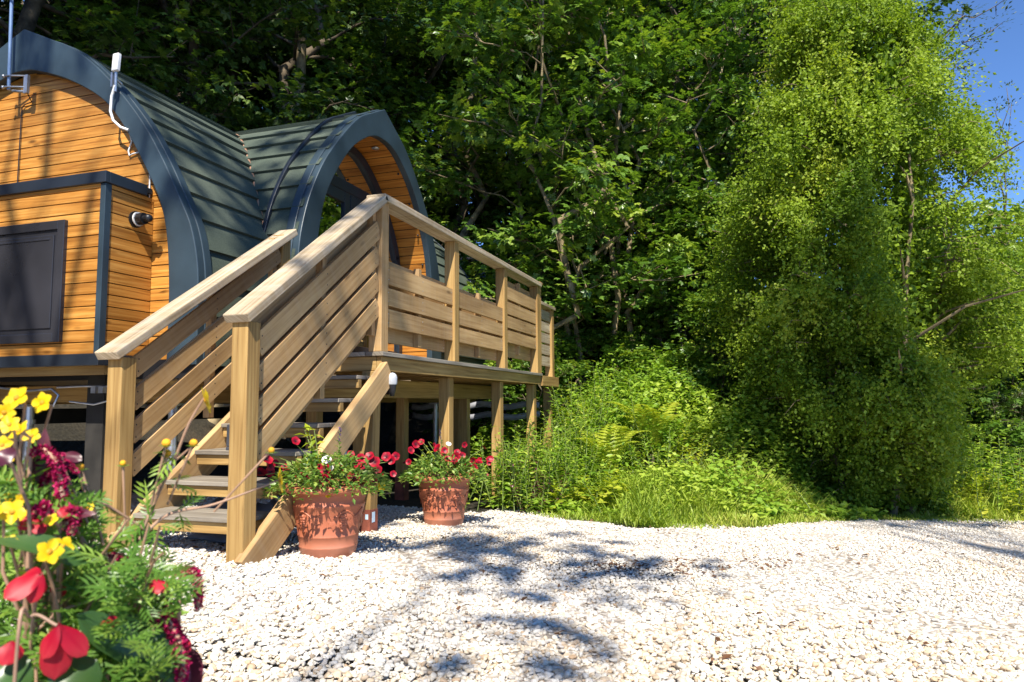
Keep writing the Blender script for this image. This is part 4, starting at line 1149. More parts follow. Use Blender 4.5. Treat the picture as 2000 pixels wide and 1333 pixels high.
# the big drooping hawthorn
HX, HY = 8.15, -1.15
HZ = float(gz(HX, HY))
rg = np.random.default_rng(42)
root = empty('hawthorn_tree', (HX, HY, HZ), 'huge drooping hawthorn covered in small yellow green leaves', 'tree')
mb = MB()
for k in range(6):
    a = k * 1.05 + .3; p = [np.array([HX + .28 * math.cos(a), HY + .34 * math.sin(a), HZ - .2])]
    for i in range(1, 9): p.append(p[-1] + np.array([.03 * math.cos(a) + rg.normal(0, .05), .045 * math.sin(a) + rg.normal(0, .04), .46]))
    mb.tube(p, list(np.linspace(.042, .012, 9)), 7, 0, False)
    for i in range(3, 8):
        e = p[i] + np.array([rg.normal(-.3, .6), rg.normal(0, .6), rg.uniform(.1, .5)]); mb.tube([p[i], (p[i] + e) / 2 + [0, 0, .1], e], [.018, .012, .005], 5, 0, False)
_hz = [0, .5, 1., 1.6, 2.2, 2.9, 3.5, 4.2, 4.8, 5.4, 6.0]
_hr = [.66, .76, .94, 1.16, 1.30, 1.31, 1.20, 1.00, .76, .46, .15]
def henv(z): return np.interp(z, _hz, _hr)
nC = 215; m_ = 19; s_ = np.linspace(0, 1, m_)
zc = rg.uniform(.3, 5.95, nC * 3); zc = zc[rg.random(nC * 3) < henv(zc) / 1.5][:nC]; zc = np.r_[zc, rg.uniform(.15, 1.9, 46)]; nC = len(zc)
ac = rg.uniform(0, 6.28, nC); fc = rg.uniform(.55, 1.18, nC); fc[-46:] = rg.uniform(.5, .88, 46); tc_ = rg.normal(.45, .20, nC); hc = rg.uniform(.2, 1.1, nC); wc = rg.uniform(.06, .15, nC)
per = 60; n = nC * per
rep = lambda q: np.repeat(q, per)
aa = rep(ac) + rg.normal(0, 1, n) * rep(wc) / np.maximum(rep(henv(zc)), .4); zz = np.clip(rep(zc) + rg.normal(0, .12, n), .15, 6.1)
rr = henv(zz) * rep(fc) * (1 - .25 * rg.random(n) ** 2) * .92
out = np.stack([np.cos(aa), np.sin(aa), np.zeros(n)], -1)
P0 = np.stack([HX + rr * np.cos(aa), HY + rr * np.sin(aa) , HZ + zz], -1)
lenS = rg.uniform(.25, .85, n) * (.5 + .5 * np.clip(zz / 2., 0, 1))
hang = rep(hc) * rg.uniform(.6, 1.2, n); side = rg.normal(0, .18, (n, 3)) * [1, 1, .3]
lv = Leaves()
Pp = P0[:, None, :] + lenS[:, None, None] * (out[:, None, :] * (.42 * s_[None, :, None]) + side[:, None, :] * s_[None, :, None] + np.stack([np.zeros((n, m_)), np.zeros((n, m_)), .28 * s_[None, :] - hang[:, None] * s_[None, :] ** 1.6], -1))
Pf = Pp.reshape(-1, 3) + rg.normal(0, .022, (n * m_, 3))
Pf[:, 2] = np.maximum(Pf[:, 2], gz(Pf[:, 0], Pf[:, 1]) + .02)
K = len(Pf)
Dd = rg.normal(0, 1, (K, 3)) + np.repeat(out, m_, 0) * .6 + [0, 0, -.25]
Nn = rg.normal(0, .55, (K, 3)) + np.repeat(out, m_, 0) * .35 + [0, 0, .8]
Ls = rg.uniform(.022, .046, K)
ti = np.repeat(rep(tc_), m_) + rg.normal(0, .09, K)
lv.diamond(Pf, Dd, Nn, Ls, Ls * .72, np.clip(ti, 0, 1), .12)
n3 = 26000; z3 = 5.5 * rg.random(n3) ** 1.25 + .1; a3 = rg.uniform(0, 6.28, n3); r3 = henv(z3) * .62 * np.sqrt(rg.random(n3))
lv.diamond(np.stack([HX + r3 * np.cos(a3), HY + r3 * np.sin(a3) , HZ + z3], -1), rg.normal(0, 1, (n3, 3)), rg.normal(0, .7, (n3, 3)) + [0, 0, .6], rg.uniform(.05, .09, n3), .05, rg.uniform(0, .5, n3), .12)  # inner leaves take darker tints, painting in the shade within the crown
for i in range(0, n, 18):
    mb.tube([Pp[i, 0] - out[i] * .2, Pp[i, 0], Pp[i, 6], Pp[i, 12]], [.006, .005, .004, .002], 4, 0, False)
mb.build('trunk', M['bark_light'], root)
lv.build('crown', M['haw'], root)

# trees against the sky on the right
t = grown(201, 10.5, 2.6, .35, 22, 10, .085, 34, .34, .14, 'diamond').done('willow_tree', 'airy grey green tree behind the hawthorn against the blue sky', 'tree', 'bark', 'willow')
put(t, 1690, 12.2, .58, .4, 1.0)
lone(t, 1500, 15.5, .95, 2.2, 'airy grey green tree showing sky gaps between the sycamores and the hawthorn')
t2 = grown(202, 3.6, 1.4, .12, 14, 8, .07, 34, .32, .04, 'diamond', stems=3, spread=.9).done('shrub', 'dark green shrub on the right edge beyond the hawthorn', 'shrub', 'twig', 'willow')
put(t2, 1985, 13.0, 1.0, 0)
lone(t2, 1890, 12.2, .8, 2., 'rounded shrub close behind the right side of the hawthorn')
lone(t2, 2080, 12.0, 1.0, 4., 'shrub at the far right margin with arching twigs')
lone(t2, 1930, 11.0, .42, 1., 'low shrub on the grassy bank right of the hawthorn')
for px, dist, sc, rz in ((1560, 15, 1.1, 1), (1640, 17, 1.25, 2), (1730, 16, 1.1, 3), (1800, 18, 1.25, 4), (1870, 17, 1.1, 5), (1950, 19, 1.3, .5), (2030, 18, 1.2, 1.5), (2100, 16, 1.1, 2.5), (1690, 22, 1.6, 3.5), (1830, 23, 1.5, .7), (1980, 24, 1.5, 2.2)):
    x, y = polar(px, dist); treecopy(t2, x, y, sc, rz, 'dark green shrub in the hedge line beyond the hawthorn', 'far hedge shrubs')
t = Tree(303)
pb = at(1962, 640, 11.5)
for dx in (-14, 4, 14):
    tp = t.limb(at(1962, 420, 11.5), at(1962 + dx, 160 + abs(dx) * 3, 11.5), .012, .004, 0, 7)
    for c in tp[2:]: t.spray(c, np.array([0, 0, 1.]), 16, .10, .06, kind='diamond')
t.limb(np.array([pb[0], pb[1], float(gz(pb[0], pb[1]))]), at(1962, 420, 11.5), .03, .012, 0, 8)
for yy in (380, 450, 520, 600):
    for _ in range(5): t.spray(at(1962 + t.r.normal(0, 22), yy + t.r.normal(0, 15), 11.5 + t.r.normal(0, .25)), np.array([0, 0, 1.]), 22, .2, .06, kind='diamond')
t.done('sapling', 'thin upright sapling with a bare feathery top against the sky', 'tree', 'twig', 'willow')

t = Tree(310)
w0 = at(1640, 330, 10.2); wb = np.array([w0[0], w0[1], float(gz(w0[0], w0[1])) - .2])
t.limb(wb, w0, .09, .06, 0, 8)
for ex, ey, dd in ((1945, 12, 9.8), (1935, 62, 9.9), (1890, 130, 10), (1850, 205, 10), (1835, 285, 10.1), (1790, 60, 10.2), (1720, 20, 10.3), (1660, 5, 10.3), (1905, 262, 10.4), (1600, 20, 10.4), (1880, 30, 10.1), (1800, 150, 10.2)):
    e = at(ex, ey, dd); lp = t.limb(w0 + (e - w0) * .05, e, .03, .005, .10, 9)
    for q in range(3, 9):
        for _ in range(2):
            c = lp[q] + t.r.normal(0, .10, 3); t.w.tube([lp[q], c], [.006, .003], 4, 0, False); t.spray(c, unit(e - w0), 22, .17, .062, .4, kind='diamond')
t.done('overhanging_tree', 'darker tree reaching over the top of the hawthorn into the blue sky', 'tree', 'bark', 'willow')

# ------------------------------------------------------------------ bank vegetation
rg = np.random.default_rng(9)
lv = Leaves()
n = 7000
y = rg.uniform(-1.9, 3.4, n); d = np.where(rg.random(n) < .1, rg.uniform(.05, .9, n), .55 + 1.15 * np.clip((y + .3) / .8, 0, 1) + 4.2 * rg.random(n)) + (vnoise(y, y * 0 + 3, .45, 71) - .5) * .7; x = edge_x(np.minimum(y, 2.0)) + d
keep = ~((x < 8.3) & (y > 1.95)) & (np.hypot(x - HX, y - HY) > .75); x, y, d = x[keep], y[keep], d[keep]; n = len(x)
hgt = np.clip(.03 + .42 * vnoise(x, y, .55, 31) * np.clip(d / .9, .2, 1.6) + .22 * vnoise(x, y, .2, 33) * np.clip(d, .2, 1), .05, 1.0)
for k in range(11):
    q = rg.random(n); a = rg.uniform(0, 6.28, n)
    P = np.stack([x + rg.normal(0, .05, n), y + rg.normal(0, .05, n), gz(x, y) + hgt * (.2 + .85 * q)], -1)
    D = np.stack([np.cos(a), np.sin(a), rg.normal(.1, .4, n)], -1); N = np.stack([rg.normal(-.2, .4, n), rg.normal(-.1, .4, n), np.ones(n)], -1)
    L = rg.uniform(.03, .075, n) * (.8 + .6 * vnoise(x, y, .4, 35)); lv.add(P, D, N, L, L * .6, np.clip(.7 * vnoise(x, y, .6, 37) + .35 * rg.random(n), 0, 1))
tag(lv.build('undergrowth', M['weed']), 'dense green weeds and brambles covering the bank', 'undergrowth', kind='stuff')
# grass along the edge of the yard
lv = Leaves()
def blades(n, ylo, yhi, d0, d1, h0, h1, pw=1.):
    y = rg.uniform(ylo, yhi, n); d = d0 + (d1 - d0) * rg.random(n) ** pw; x = edge_x(np.minimum(y, 2.1)) + d
    x = x + (vnoise(x, y, .5, 41) - .5) * .35
    k = ~((y > 1.9) & (x < 8)); x, y = x[k], y[k]; n = len(x)
    P = np.stack([x, y, gz(x, y) - .01], -1); a = rg.uniform(0, 6.28, n)
    D = np.stack([np.cos(a) * .45, np.sin(a) * .45, np.ones(n)], -1) + rg.normal(0, .12, (n, 3)); N = np.stack([np.cos(a), np.sin(a), np.full(n, .4)], -1)
    L = rg.uniform(h0, h1, n) * (.25 + 1.5 * vnoise(x, y, .38, 43) * vnoise(x, y, 1.1, 44) * 1.5); lv.diamond(P, D, N, L, rg.uniform(.006, .012, n), np.clip(.55 * vnoise(x, y, .7, 45) + .55 * rg.random(n), 0, 1), -.25)
blades(46000, -2.6, 2.0, -.2, 1.7, .03, .14, .8); blades(5000, -1.9, .4, .2, 1.0, .10, .28); blades(26000, -7, -1.8, -.1, 4.5, .06, .24); blades(7000, -14, -5, 0, 7, .1, .3); blades(4000, .3, 2.0, .1, 1.4, .1, .28)
tag(lv.build('grass', M['grass']), 'bright green grass fringing the gravel and the bank', 'grass', kind='stuff')
# scattered brown debris on the stones
lv = Leaves()
for px, py, sx, sy, n in ((1210, 1115, 45, 7, 60), (1310, 1112, 60, 8, 60), (1500, 1105, 60, 6, 40), (1700, 1090, 80, 10, 50), (1250, 1050, 120, 30, 30), (400, 1090, 40, 12, 24), (960, 1115, 30, 4, 10), (1600, 1250, 250, 60, 30), (1980, 1005, 40, 4, 60), (900, 1150, 300, 60, 40)):
    for _ in range(n):
        q = ray(px + rg.normal(0, sx), py + rg.normal(0, sy)); t_ = 4.
        if q[2] > -.08: continue
        for _i in range(25): t_ *= float(gz(q[0] * t_, q[1] * t_)) / (q[2] * t_)
        p = q * t_; p[2] = float(gz(p[0], p[1])) + .022; a = rg.uniform(0, 6.28)
        lv.add(p, np.array([math.cos(a), math.sin(a), rg.normal(0, .25)]), np.array([rg.normal(0, .4), rg.normal(0, .4), 1.]), rg.uniform(.02, .05), rg.uniform(.008, .02), rg.random())
tag(lv.build('leaf_litter', M['brownleaf']), 'dry brown leaf scraps scattered over the white gravel', 'leaf litter', kind='stuff')
# tall herbs beside the deck end
def herb(cx, cy, n, h, spread, label, seed, mat='weed', L0=.10, wf=.24):
    rg = np.random.default_rng(seed); z = float(gz(cx, cy)); root = empty('herb_clump', (cx, cy, z), label, 'plant'); mb = MB(); lv = Leaves()
    for k in range(n):
        b0 = np.array([cx + rg.normal(0, spread), cy + rg.normal(0, spread), 0]); b0[2] = gz(b0[0], b0[1]) - .02
        tp = b0 + np.array([rg.normal(0, .12), rg.normal(0, .12), h * rg.uniform(.55, 1.1)])
        mb.tube([b0, (b0 + tp) / 2 + rg.normal(0, .02, 3), tp], [.005, .004, .002], 4, 0, False)
        m = 26; s_ = np.linspace(.12, 1, m); a = np.arange(m) * 2.4 + rg.random() * 6
        P = b0 + (tp - b0) * s_[:, None]; D = np.stack([np.cos(a), np.sin(a), .55 + 0 * a], -1) + rg.normal(0, .2, (m, 3))
        L = L0 * rg.uniform(.6, 1.2, m) * (1.15 - .4 * s_); lv.add(P, D, np.array([0, 0, 1.]) + rg.normal(0, .25, (m, 3)), L, L * wf, np.clip(rg.normal(.5, .25, m), 0, 1), .1, .35)
    mb.build('stem', M['stem'], root); lv.build('foliage', M[mat], root)
herb(6.75, 1.72, 60, .62, .30, 'tall feathery green herbs crowding the far deck posts', 1)
herb(5.75, 1.95, 40, .55, .13, 'fine green weeds hiding the foot of the middle deck post', 31, 'weed', .09, .3)
herb(6.35, 1.85, 60, .68, .2, 'dense soft green weeds in front of the third deck post', 32, 'weed', .10, .32)
herb(6.1, 1.55, 34, .5, .22, 'tall narrow leaved weeds right of the farther pot', 2)
herb(7.6, 1.75, 44, .62, .32, 'tall yellow green weeds below the end landing of the deck', 3, 'fern')
herb(7.35, 1.62, 70, .85, .26, 'lush tall green growth hiding the last posts of the deck', 35, 'weed', .11, .34)
herb(7.0, 1.1, 34, .45, .3, 'leafy weeds halfway up the sunny bank', 4)
herb(5.75, 1.75, 16, .42, .14, 'reddish low plant between the farther pot and the weeds', 6, 'darkleaf', .06, .3)
herb(6.0, 1.25, 14, .28, .2, 'broad leaved pale green weeds at the gravel edge', 7, 'fern', .11, .6)
herb(*polar(1060, 6.9), 26, 0.4, 0.22, 'pale leafy weeds just right of the end landing', 20, 'weed', 0.09, 0.5)
herb(*polar(1120, 7.6), 26, 0.5, 0.25, 'tall leafy weeds on the slope above the first fern', 21, 'weed', 0.11, 0.45)
herb(*polar(1330, 7.4), 26, 0.35, 0.3, 'soft bright weeds right of the higher fern', 22, 'fern', 0.07, 0.5)
herb(*polar(1390, 8.0), 26, 0.4, 0.3, 'weeds at the left foot of the hawthorn', 23, 'weed', 0.08, 0.4)
herb(*polar(1220, 8.6), 26, 0.6, 0.3, 'pale umbel stemmed weeds at the top of the bank', 24, 'weed', 0.1, 0.5)
herb(*polar(1320, 9.0), 26, 0.6, 0.35, 'tangled brambles at the top right of the bank', 25, 'weed', 0.1, 0.55)
herb(*polar(1420, 7.3), 26, 0.3, 0.25, 'low weeds where the grass meets the hawthorn shade', 26, 'grass', 0.06, 0.4)
for px, dist, h_, sd_, lb, mt in ((1835, 9.3, .75, 51, 'bright tall weeds at the right foot of the hawthorn', 'weed'), (1890, 9.9, .8, 52, 'bushy pale weeds on the right hand bank', 'weed'), (1945, 10.4, .75, 53, 'leafy weeds below the dark shrubs at the right edge', 'weed'), (1870, 9.0, .5, 54, 'yellowish low weeds right of the hawthorn foot', 'fern')):
    herb(*polar(px, dist), 60, h_, .3, lb, sd_, mt, .10, .45)
lone(tD, 1925, 11.6, 1.35, 1.2, 'dense dark bush right of the hawthorn under the sky gap')
lone(tD, 1995, 12.0, 1.5, 3.2, 'dense dark bush cut by the right edge of the view')
lone(tD, 1875, 11.8, 1.15, 4.4, 'dense bush tucked behind the right flank of the hawthorn')
def fern(px, py, dist, nf, Lf, label, seed):
    rg = np.random.default_rng(seed); x, y = polar(px, dist); z = float(gz(x, y)) + .08; root = empty('fern', (x, y, z), label, 'fern', 'ferns on the bank'); lv = Leaves()
    for k in range(nf):
        a = k * 6.28 / nf + rg.normal(0, .2); L = Lf * rg.uniform(.75, 1.1); m = 17; s_ = np.linspace(.08, 1, m)
        dr = np.array([math.cos(a), math.sin(a), 0]); pts = np.array([x, y, z]) + dr * (L * (.25 * s_ + .35 * s_ ** 2))[:, None] + np.array([0, 0, 1.]) * (L * (1.15 * s_ - .45 * s_ ** 3))[:, None]
        tn = unit(np.gradient(pts, axis=0)); sd_ = np.cross(dr, [0, 0, 1.])
        for sg in (-1, 1): lv.add(pts, sd_ * sg + tn * .45, np.cross(tn, sd_) * -1, L * .19 * np.sin(np.pi * np.clip(.16 + .80 * s_, 0, 1)) + .01, L * .042, np.clip(rg.normal(.55, .2, m), 0, 1), .05, .2)
        lv.add(pts[:-1], pts[1:] - pts[:-1], sd_, np.linalg.norm(pts[1:] - pts[:-1], axis=1) * 1.1, .008, .2)
    mb = MB(); mb.tube([(x, y, z - .4), (x, y, z + .02)], .03, 8); mb.build('crown_base', M['twig'], root); lv.build('frond', M['fern'], root)
fern(1185, 900, 6.75, 10, .66, 'yellow green fern nearest the gravel on the sunny bank', 1)
fern(1270, 850, 7.3, 11, .70, 'yellow green fern higher on the bank left of the hawthorn', 2)
# reddish soil bank at the right edge
mb = MB(); cx, cy = polar(1990, 11.0); z0 = float(gz(cx, cy)); vs = []
for i in range(20):
    for j in range(20):
        u, v = (i / 19 - .5) * 2, (j / 19 - .5) * 2
        vs.append((cx + u * .9, cy + v * .6, z0 - .25 + .75 * max(0, 1 - u * u) * max(0, 1 - v * v) + .12 * random.random()))
mb.add(vs, [(i * 20 + j, (i + 1) * 20 + j, (i + 1) * 20 + j + 1, i * 20 + j + 1) for i in range(19) for j in range(19)], None, 0, True)
tag(mb.build('soil_bank', plain('red_soil', (.38, .15, .08), .95, 0, .3, 5, .6)), kind='structure')

# ------------------------------------------------------------------ trees behind the photographer that dapple the light
def shade_tree(x, y, h, clumps, label, seed):
    t = Tree(seed); z = float(gz(x, y))
    tp = t.limb((x, y, z - .3), (x + .3, y + .2, z + h), .22, .05, 0, 9)
    for tgt, tt, n, rad in clumps:
        c = np.array(tgt, float) + SUN * tt
        k = int(np.clip((c[2] - z) / h - .12, .15, .95) * 8); p = tp[k]
        t.limb(p, c, .028, .008, .05, 6)
        for _ in range(n):
            t.spray(c + t.r.normal(0, rad, 3) * [1, 1, .5], unit(t.r.normal(0, 1, 3)), 16, .34, .13)
    o = t.done('shade_tree', label, 'tree', 'bark', 'maple')
G_ = -.75
# filtered light on the gable (stripes), the roofs and the yard
cl1 = [((3.24, 4.6, .7), 13, 2, .25), ((3.8, 3.6, 1.8), 13, 2, .25),
       ((4.3, 3.7, 1.9), 14, 3, .35), ((4.1, 3.5, 1.2), 13, 2, .35), ((4.9, 3.6, 2.1), 13, 3, .35), ((4.9, 3.4, 1.6), 14, 3, .25), ((3.2, 2.2, .7), 12, 2, .2), ((3.6, 2.85, .9), 12, 3, .3)]
def ground_at(px, py):
    q = ray(px, py); t_ = 3.
    for _ in range(30): t_ *= float(gz(q[0] * t_, q[1] * t_)) / (q[2] * t_)
    return q * t_
cl2 = [(ground_at(px, py), tt, n_, .13) for px, py, tt, n_ in ((790, 1062, 11, 1), (900, 1055, 12, 2), (1020, 1075, 11, 2), (1110, 1085, 12, 2), (905, 1105, 11, 1), (985, 1110, 12, 1), (900, 1205, 10, 1), (1330, 1160, 12, 1), (1240, 1105, 12, 1))]
cl4 = [((7.25, y_ + .15 * math.sin(9 * z_), z_ + .12 * math.sin(7 * y_)), 14, 4, .32) for y_ in (-.35, -.65, -.95, -1.25, -1.55, -1.85) for z_ in (-.15, .2, .6)]
shade_tree(-6.5, 3.6, 14, cl1, 'tall tree behind the photographer dappling the pod with shade', 501)
shade_tree(-8.6, -2.6, 11, cl2, 'tree behind the photographer dappling the gravel with shade', 502)
shade_tree(-5.3, -5.1, 13, cl4, 'tree behind the photographer shading the foot of the hawthorn', 504)
t = Tree(505)
for ty, dx, rr_ in ((4.85, 6.0, .03), (4.45, 6.4, .05), (3.85, 6.2, .04)):
    x_, y_ = 3.6 - dx, ty - dx * .31 / .95
    t.limb((x_, y_, float(gz(x_, y_)) - .2), (x_ + t.r.normal(0, .1), y_ + t.r.normal(0, .12), 10.5), rr_, rr_ * .7, 0, 9)
    t.spray(np.array([x_, y_, 10.4]), unit(t.r.normal(0, 1, 3)), 12, .3, .13)
t.done('shade_tree', 'clump of slim stemmed trees behind the photographer striping the gable with shade', 'tree', 'bark', 'maple')
def big_shade(x, y, h, pts, label, seed):
    t = Tree(seed); z = float(gz(x, y)); tp = t.limb((x, y, z - .3), (x + .4, y + .2, z + h), .3, .06, 0, 9)
    for c, n, rad in pts:
        c = np.array(c, float); t.limb(tp[6], c, .07, .015, .05, 6)
        for _ in range(n): t.spray(c + t.r.normal(0, rad, 3), unit(t.r.normal(0, 1, 3)), 14, .5, .2)
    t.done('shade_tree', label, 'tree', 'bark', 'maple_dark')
pts = []
for tgt in ((6, 8, 3), (8, 8.5, 3), (7, 7, 4.5), (9.5, 7.5, 3), (5, 7.5, 4), (10.5, 7, 5), (8.5, 9, 6), (11, 5.5, 2.5), (6, 9, 6), (11.5, 4, 1.8), (12, 6, 4)):
    c = np.array(tgt, float) + SUN * 14; pts.append((c, 26, 1.0))
big_shade(-2.5, 6.5, 17, pts, 'very tall tree left of the photographer shading the wood', 503)

# ------------------------------------------------------------------ the flower bed close to the camera
rg = np.random.default_rng(77)
class Grid:
    """curved petals and big leaves as small grids with a tint running along them"""
    def __init__(s): s.V, s.F, s.T = [], [], []
    def petal(s, p0, p1, n, w, cup=.25, bend=.2, prof=(.3, .75), t0=.2, t1=.8, wav=.0, ns=9, nj=7):
        p0, p1, n = np.array(p0, float), np.array(p1, float), np.array(n, float)
        d = p1 - p0; L = np.linalg.norm(d); d /= L; sd_ = unit(np.cross(d, n)); n = np.cross(sd_, d); k = len(s.V)
        for i in range(ns):
            u = i / (ns - 1); ww = w * max(math.sin(math.pi * min(max(u, 0), 1) ** prof[1]) ** (.8 if prof[1] < 1 else .55) if 0 < u < 1 else 0, .02) * (1 - prof[0] * (1 - u))
            for j in range(nj):
                v = j / (nj - 1) * 2 - 1
                q = p0 + d * L * u + sd_ * ww * .5 * v + n * (cup * w * .5 * v * v * math.sin(math.pi * u) - bend * L * u * u + wav * w * math.sin(9 * u + 3 * v) * abs(v))
                s.V.append(q); s.T.append(np.clip(t0 + (t1 - t0) * u - .12 * (abs(v) < .1), 0, 1))
        s.F += [(k + i * nj + j, k + (i + 1) * nj + j, k + (i + 1) * nj + j + 1, k + i * nj + j + 1) for i in range(ns - 1) for j in range(nj - 1)]
    def build(s, name, mat, par): return npmesh(name, np.array(s.V), np.array(s.F), mat, par, np.array(s.T), True)
def feathery(lv, P, D, N, L, tint):
    """finely cut leaf: a midrib with narrow side lobes"""
    D = unit(D); Sd = unit(np.cross(D, N)); N = np.cross(Sd, D); n = len(P)
    lv.diamond(P, D, N, L, L * .09, tint, .12)
    for q, l in ((.25, .36), (.42, .46), (.58, .42), (.74, .32)):
        for sg in (-1, 1):
            b_ = P + D * (L * q)[:, None] - N * (L * .10 * q * q)[:, None]
            lv.diamond(b_, D * .75 + Sd * sg * .8 + N * .1, N, L * l, L * .085, tint, .15)
def toground(p, x, y): return np.array([x, y, float(gz(x, y)) - .02])
BASE = at(140, 1333, .74)[:2]
yf = flower_mesh('flower', M['yellow'], .0150, 5, .40, .12, .25, .8)
mb = MB(); mb.ball((0, 0, .001), .0034, 0, 7, (1, 1, .6)); eye = mb.build('flower_eye', M['orange_eye'], yf)
first['y'] = yf; taken['y'] = False
bid = empty('bidens_plant', toground(None, *BASE), 'yellow star shaped flowers on thin stems at the left edge close by', 'flowering plant')
sm_ = MB()
ys = [(33, 778, .68, 1.05), (83, 787, .70, .95), (8, 806, .66, .8), (38, 842, .66, .95), (62, 852, .69, .7), (18, 830, .64, .8), (15, 892, .70, .7), (24, 1000, .62, .95), (48, 1012, .64, .6), (96, 1078, .60, .95), (122, 1068, .63, .8), (112, 958, .72, .8), (104, 938, .74, .55), (120, 1035, .68, .7), (172, 992, .72, .5), (130, 968, .70, .55), (4, 870, .6, .7), (176, 988, .74, .4), (216, 1072, .76, .45), (60, 900, .72, .45), (75, 930, .7, .5), (20, 940, .68, .45)]
ys += [(rg.uniform(-5, 130), rg.uniform(900, 1110), rg.uniform(.6, .72), rg.uniform(.4, .75)) for _ in range(8)]
for px, py, dd, sc in ys:
    p = at(px, py, dd); nr = unit(CAMDIR(p) * .75 + np.array([rg.normal(-.25, .3), rg.normal(0, .4), .35 + rg.normal(0, .25)]))
    place(fl('y'), p, nr, bid, sc * .80)
    b_ = at(px * .5 + 60 + rg.normal(0, 30), min(py + 260, 1300), dd + .03); sm_.tube([b_, (b_ + p) / 2 + rg.normal(0, .008, 3), p - nr * .012, p - nr * .002], [.0018, .0015, .0012, .0022], 6, 0, False)
for px, py, dd, sc in ((325, 866, .78, 1.), (327, 886, .79, .9), (378, 866, .8, .95), (120, 905, .72, .9), (150, 915, .73, .9), (240, 905, .8, .7), (157, 912, .75, .8), (530, 880, .84, .8), (95, 885, .7, .8), (50, 945, .7, .8), (100, 1050, .7, .7)):
    p = at(px, py, dd); mb = MB(); mb.ball(p, .0048 * sc, 0, 6); bd = mb.build('bud', M['orange_eye'], bid)
    b_ = at(px * .6 + 100, py + 120, dd); sm_.tube([b_, (b_ + p) / 2, p], [.0014, .0013, .0016], 5, 0, False)
    lvb = Leaves()
    for k in range(8): lvb.diamond(p - [0, 0, .004], np.array([math.cos(k * .785), math.sin(k * .785), .3]), np.array([0, 0, 1.]), .009, .003, .6)
    lvb.build('sepal', M['bedleaf'], bd)
def stempath(pts, r0, r1):
    P = [at(*q) for q in pts]; P = np.array(P); c_ = curve3(P, 24); sm_.tube(c_, list(np.linspace(r0, r1, len(c_))), 7, 0, False); return c_
def curve3(P, n):
    p = np.vstack([2 * P[0] - P[1], P, 2 * P[-1] - P[-2]]); out = []
    for i in range(1, len(p) - 2):
        for t in np.linspace(0, 1, 8, endpoint=False):
            a, b_, c_, d_ = p[i - 1:i + 3]; out.append(.5 * (2 * b_ + (c_ - a) * t + (2 * a - 5 * b_ + 4 * c_ - d_) * t * t + (3 * b_ - a - 3 * c_ + d_) * t ** 3))
    out.append(p[-2]); return np.array(out)
long_ = [stempath([(150, 1400, .72), (215, 1200, .74), (262, 1075, .77), (300, 985, .79), (340, 900, .80), (368, 830, .80), (398, 778, .80)], .0026, .0012),
         stempath([(270, 1055, .77), (330, 1005, .80), (420, 985, .83), (545, 938, .87)], .0020, .0011),
         stempath([(165, 965, .74), (230, 1000, .76), (290, 1040, .78)], .0018, .0014),
         stempath([(336, 900, .80), (322, 885, .79), (326, 868, .78)], .0013, .001), stempath([(338, 903, .80), (360, 885, .80), (378, 868, .80)], .0013, .001),
         stempath([(60, 1240, .64), (140, 1185, .66), (270, 1160, .68)], .0018, .0013)]
for px, py, dd, n_ in ((400, 782, .80, (.75, -.6, .3)), (545, 938, .87, (.7, -.7, .1))):
    p = at(px, py, dd); place(fl('y'), p, n_, bid, 1.1)
lv = Leaves()
n = 1500
poly = np.array([(-40, 950), (50, 930), (120, 970), (180, 1040), (220, 1090), (290, 1110), (345, 1150), (335, 1215), (300, 1270), (330, 1500), (-40, 1500)], float)
def inside(px, py):
    c_ = np.zeros(len(px), bool); m = len(poly)
    for i in range(m):
        (x1, y1), (x2, y2) = poly[i], poly[(i + 1) % m]
        c_ ^= ((y1 > py) != (y2 > py)) & (px < (x2 - x1) * (py - y1) / (y2 - y1 + 1e-9) + x1)
    return c_
def scatter(n, dl, dh):
    px = rg.uniform(-40, 390, n); py = rg.uniform(880, 1480, n); k = inside(px, py); px, py = px[k], py[k]
    dd = dl + (dh - dl) * rg.random(len(px)) + .10 * (1200 - py) / 400 * .6
    return np.stack([at(a, b_, c_) for a, b_, c_ in zip(px, py, dd)]), px, py
P, px, py = scatter(2100, .62, .88)
n = len(P); a = rg.uniform(0, 6.28, n)
D = np.stack([np.cos(a) * .9, np.sin(a) * .9, rg.normal(.45, .4, n)], -1); N = np.stack([rg.normal(-.4, .35, n), rg.normal(-.1, .35, n), np.ones(n)], -1)
feathery(lv, P, D, N, rg.uniform(.026, .05, n), np.clip(rg.normal(.5, .24, n), 0, 1))
for c_ in long_[:3]:
    for i in range(4, len(c_) - 10, 6):
        for _ in range(3):
            v = rg.normal(0, 1, 3); feathery(lv, c_[i:i + 1], np.array([v + [0, 0, .3]]), np.array([[0, 0, 1.]]) + rg.normal(0, .3, (1, 3)), np.array([rg.uniform(.025, .045)]), np.array([rg.random()]))
sx = [at(60, 1330, .7), at(180, 1340, .74), at(280, 1340, .78)]
for _ in range(26):
    q = sx[rg.integers(0, 3)] + rg.normal(0, .02, 3); g_ = toground(None, q[0] + rg.normal(0, .01), q[1] + rg.normal(0, .01)); tp = at(rg.uniform(20, 330), rg.uniform(980, 1200), rg.uniform(.66, .82)); sm_.tube([g_, q, tp], [.003, .0025, .0012], 5, 0, False)
sm_.build('stem', M['stem_pink'], bid); lv.build('foliage', M['bedleaf'], bid)
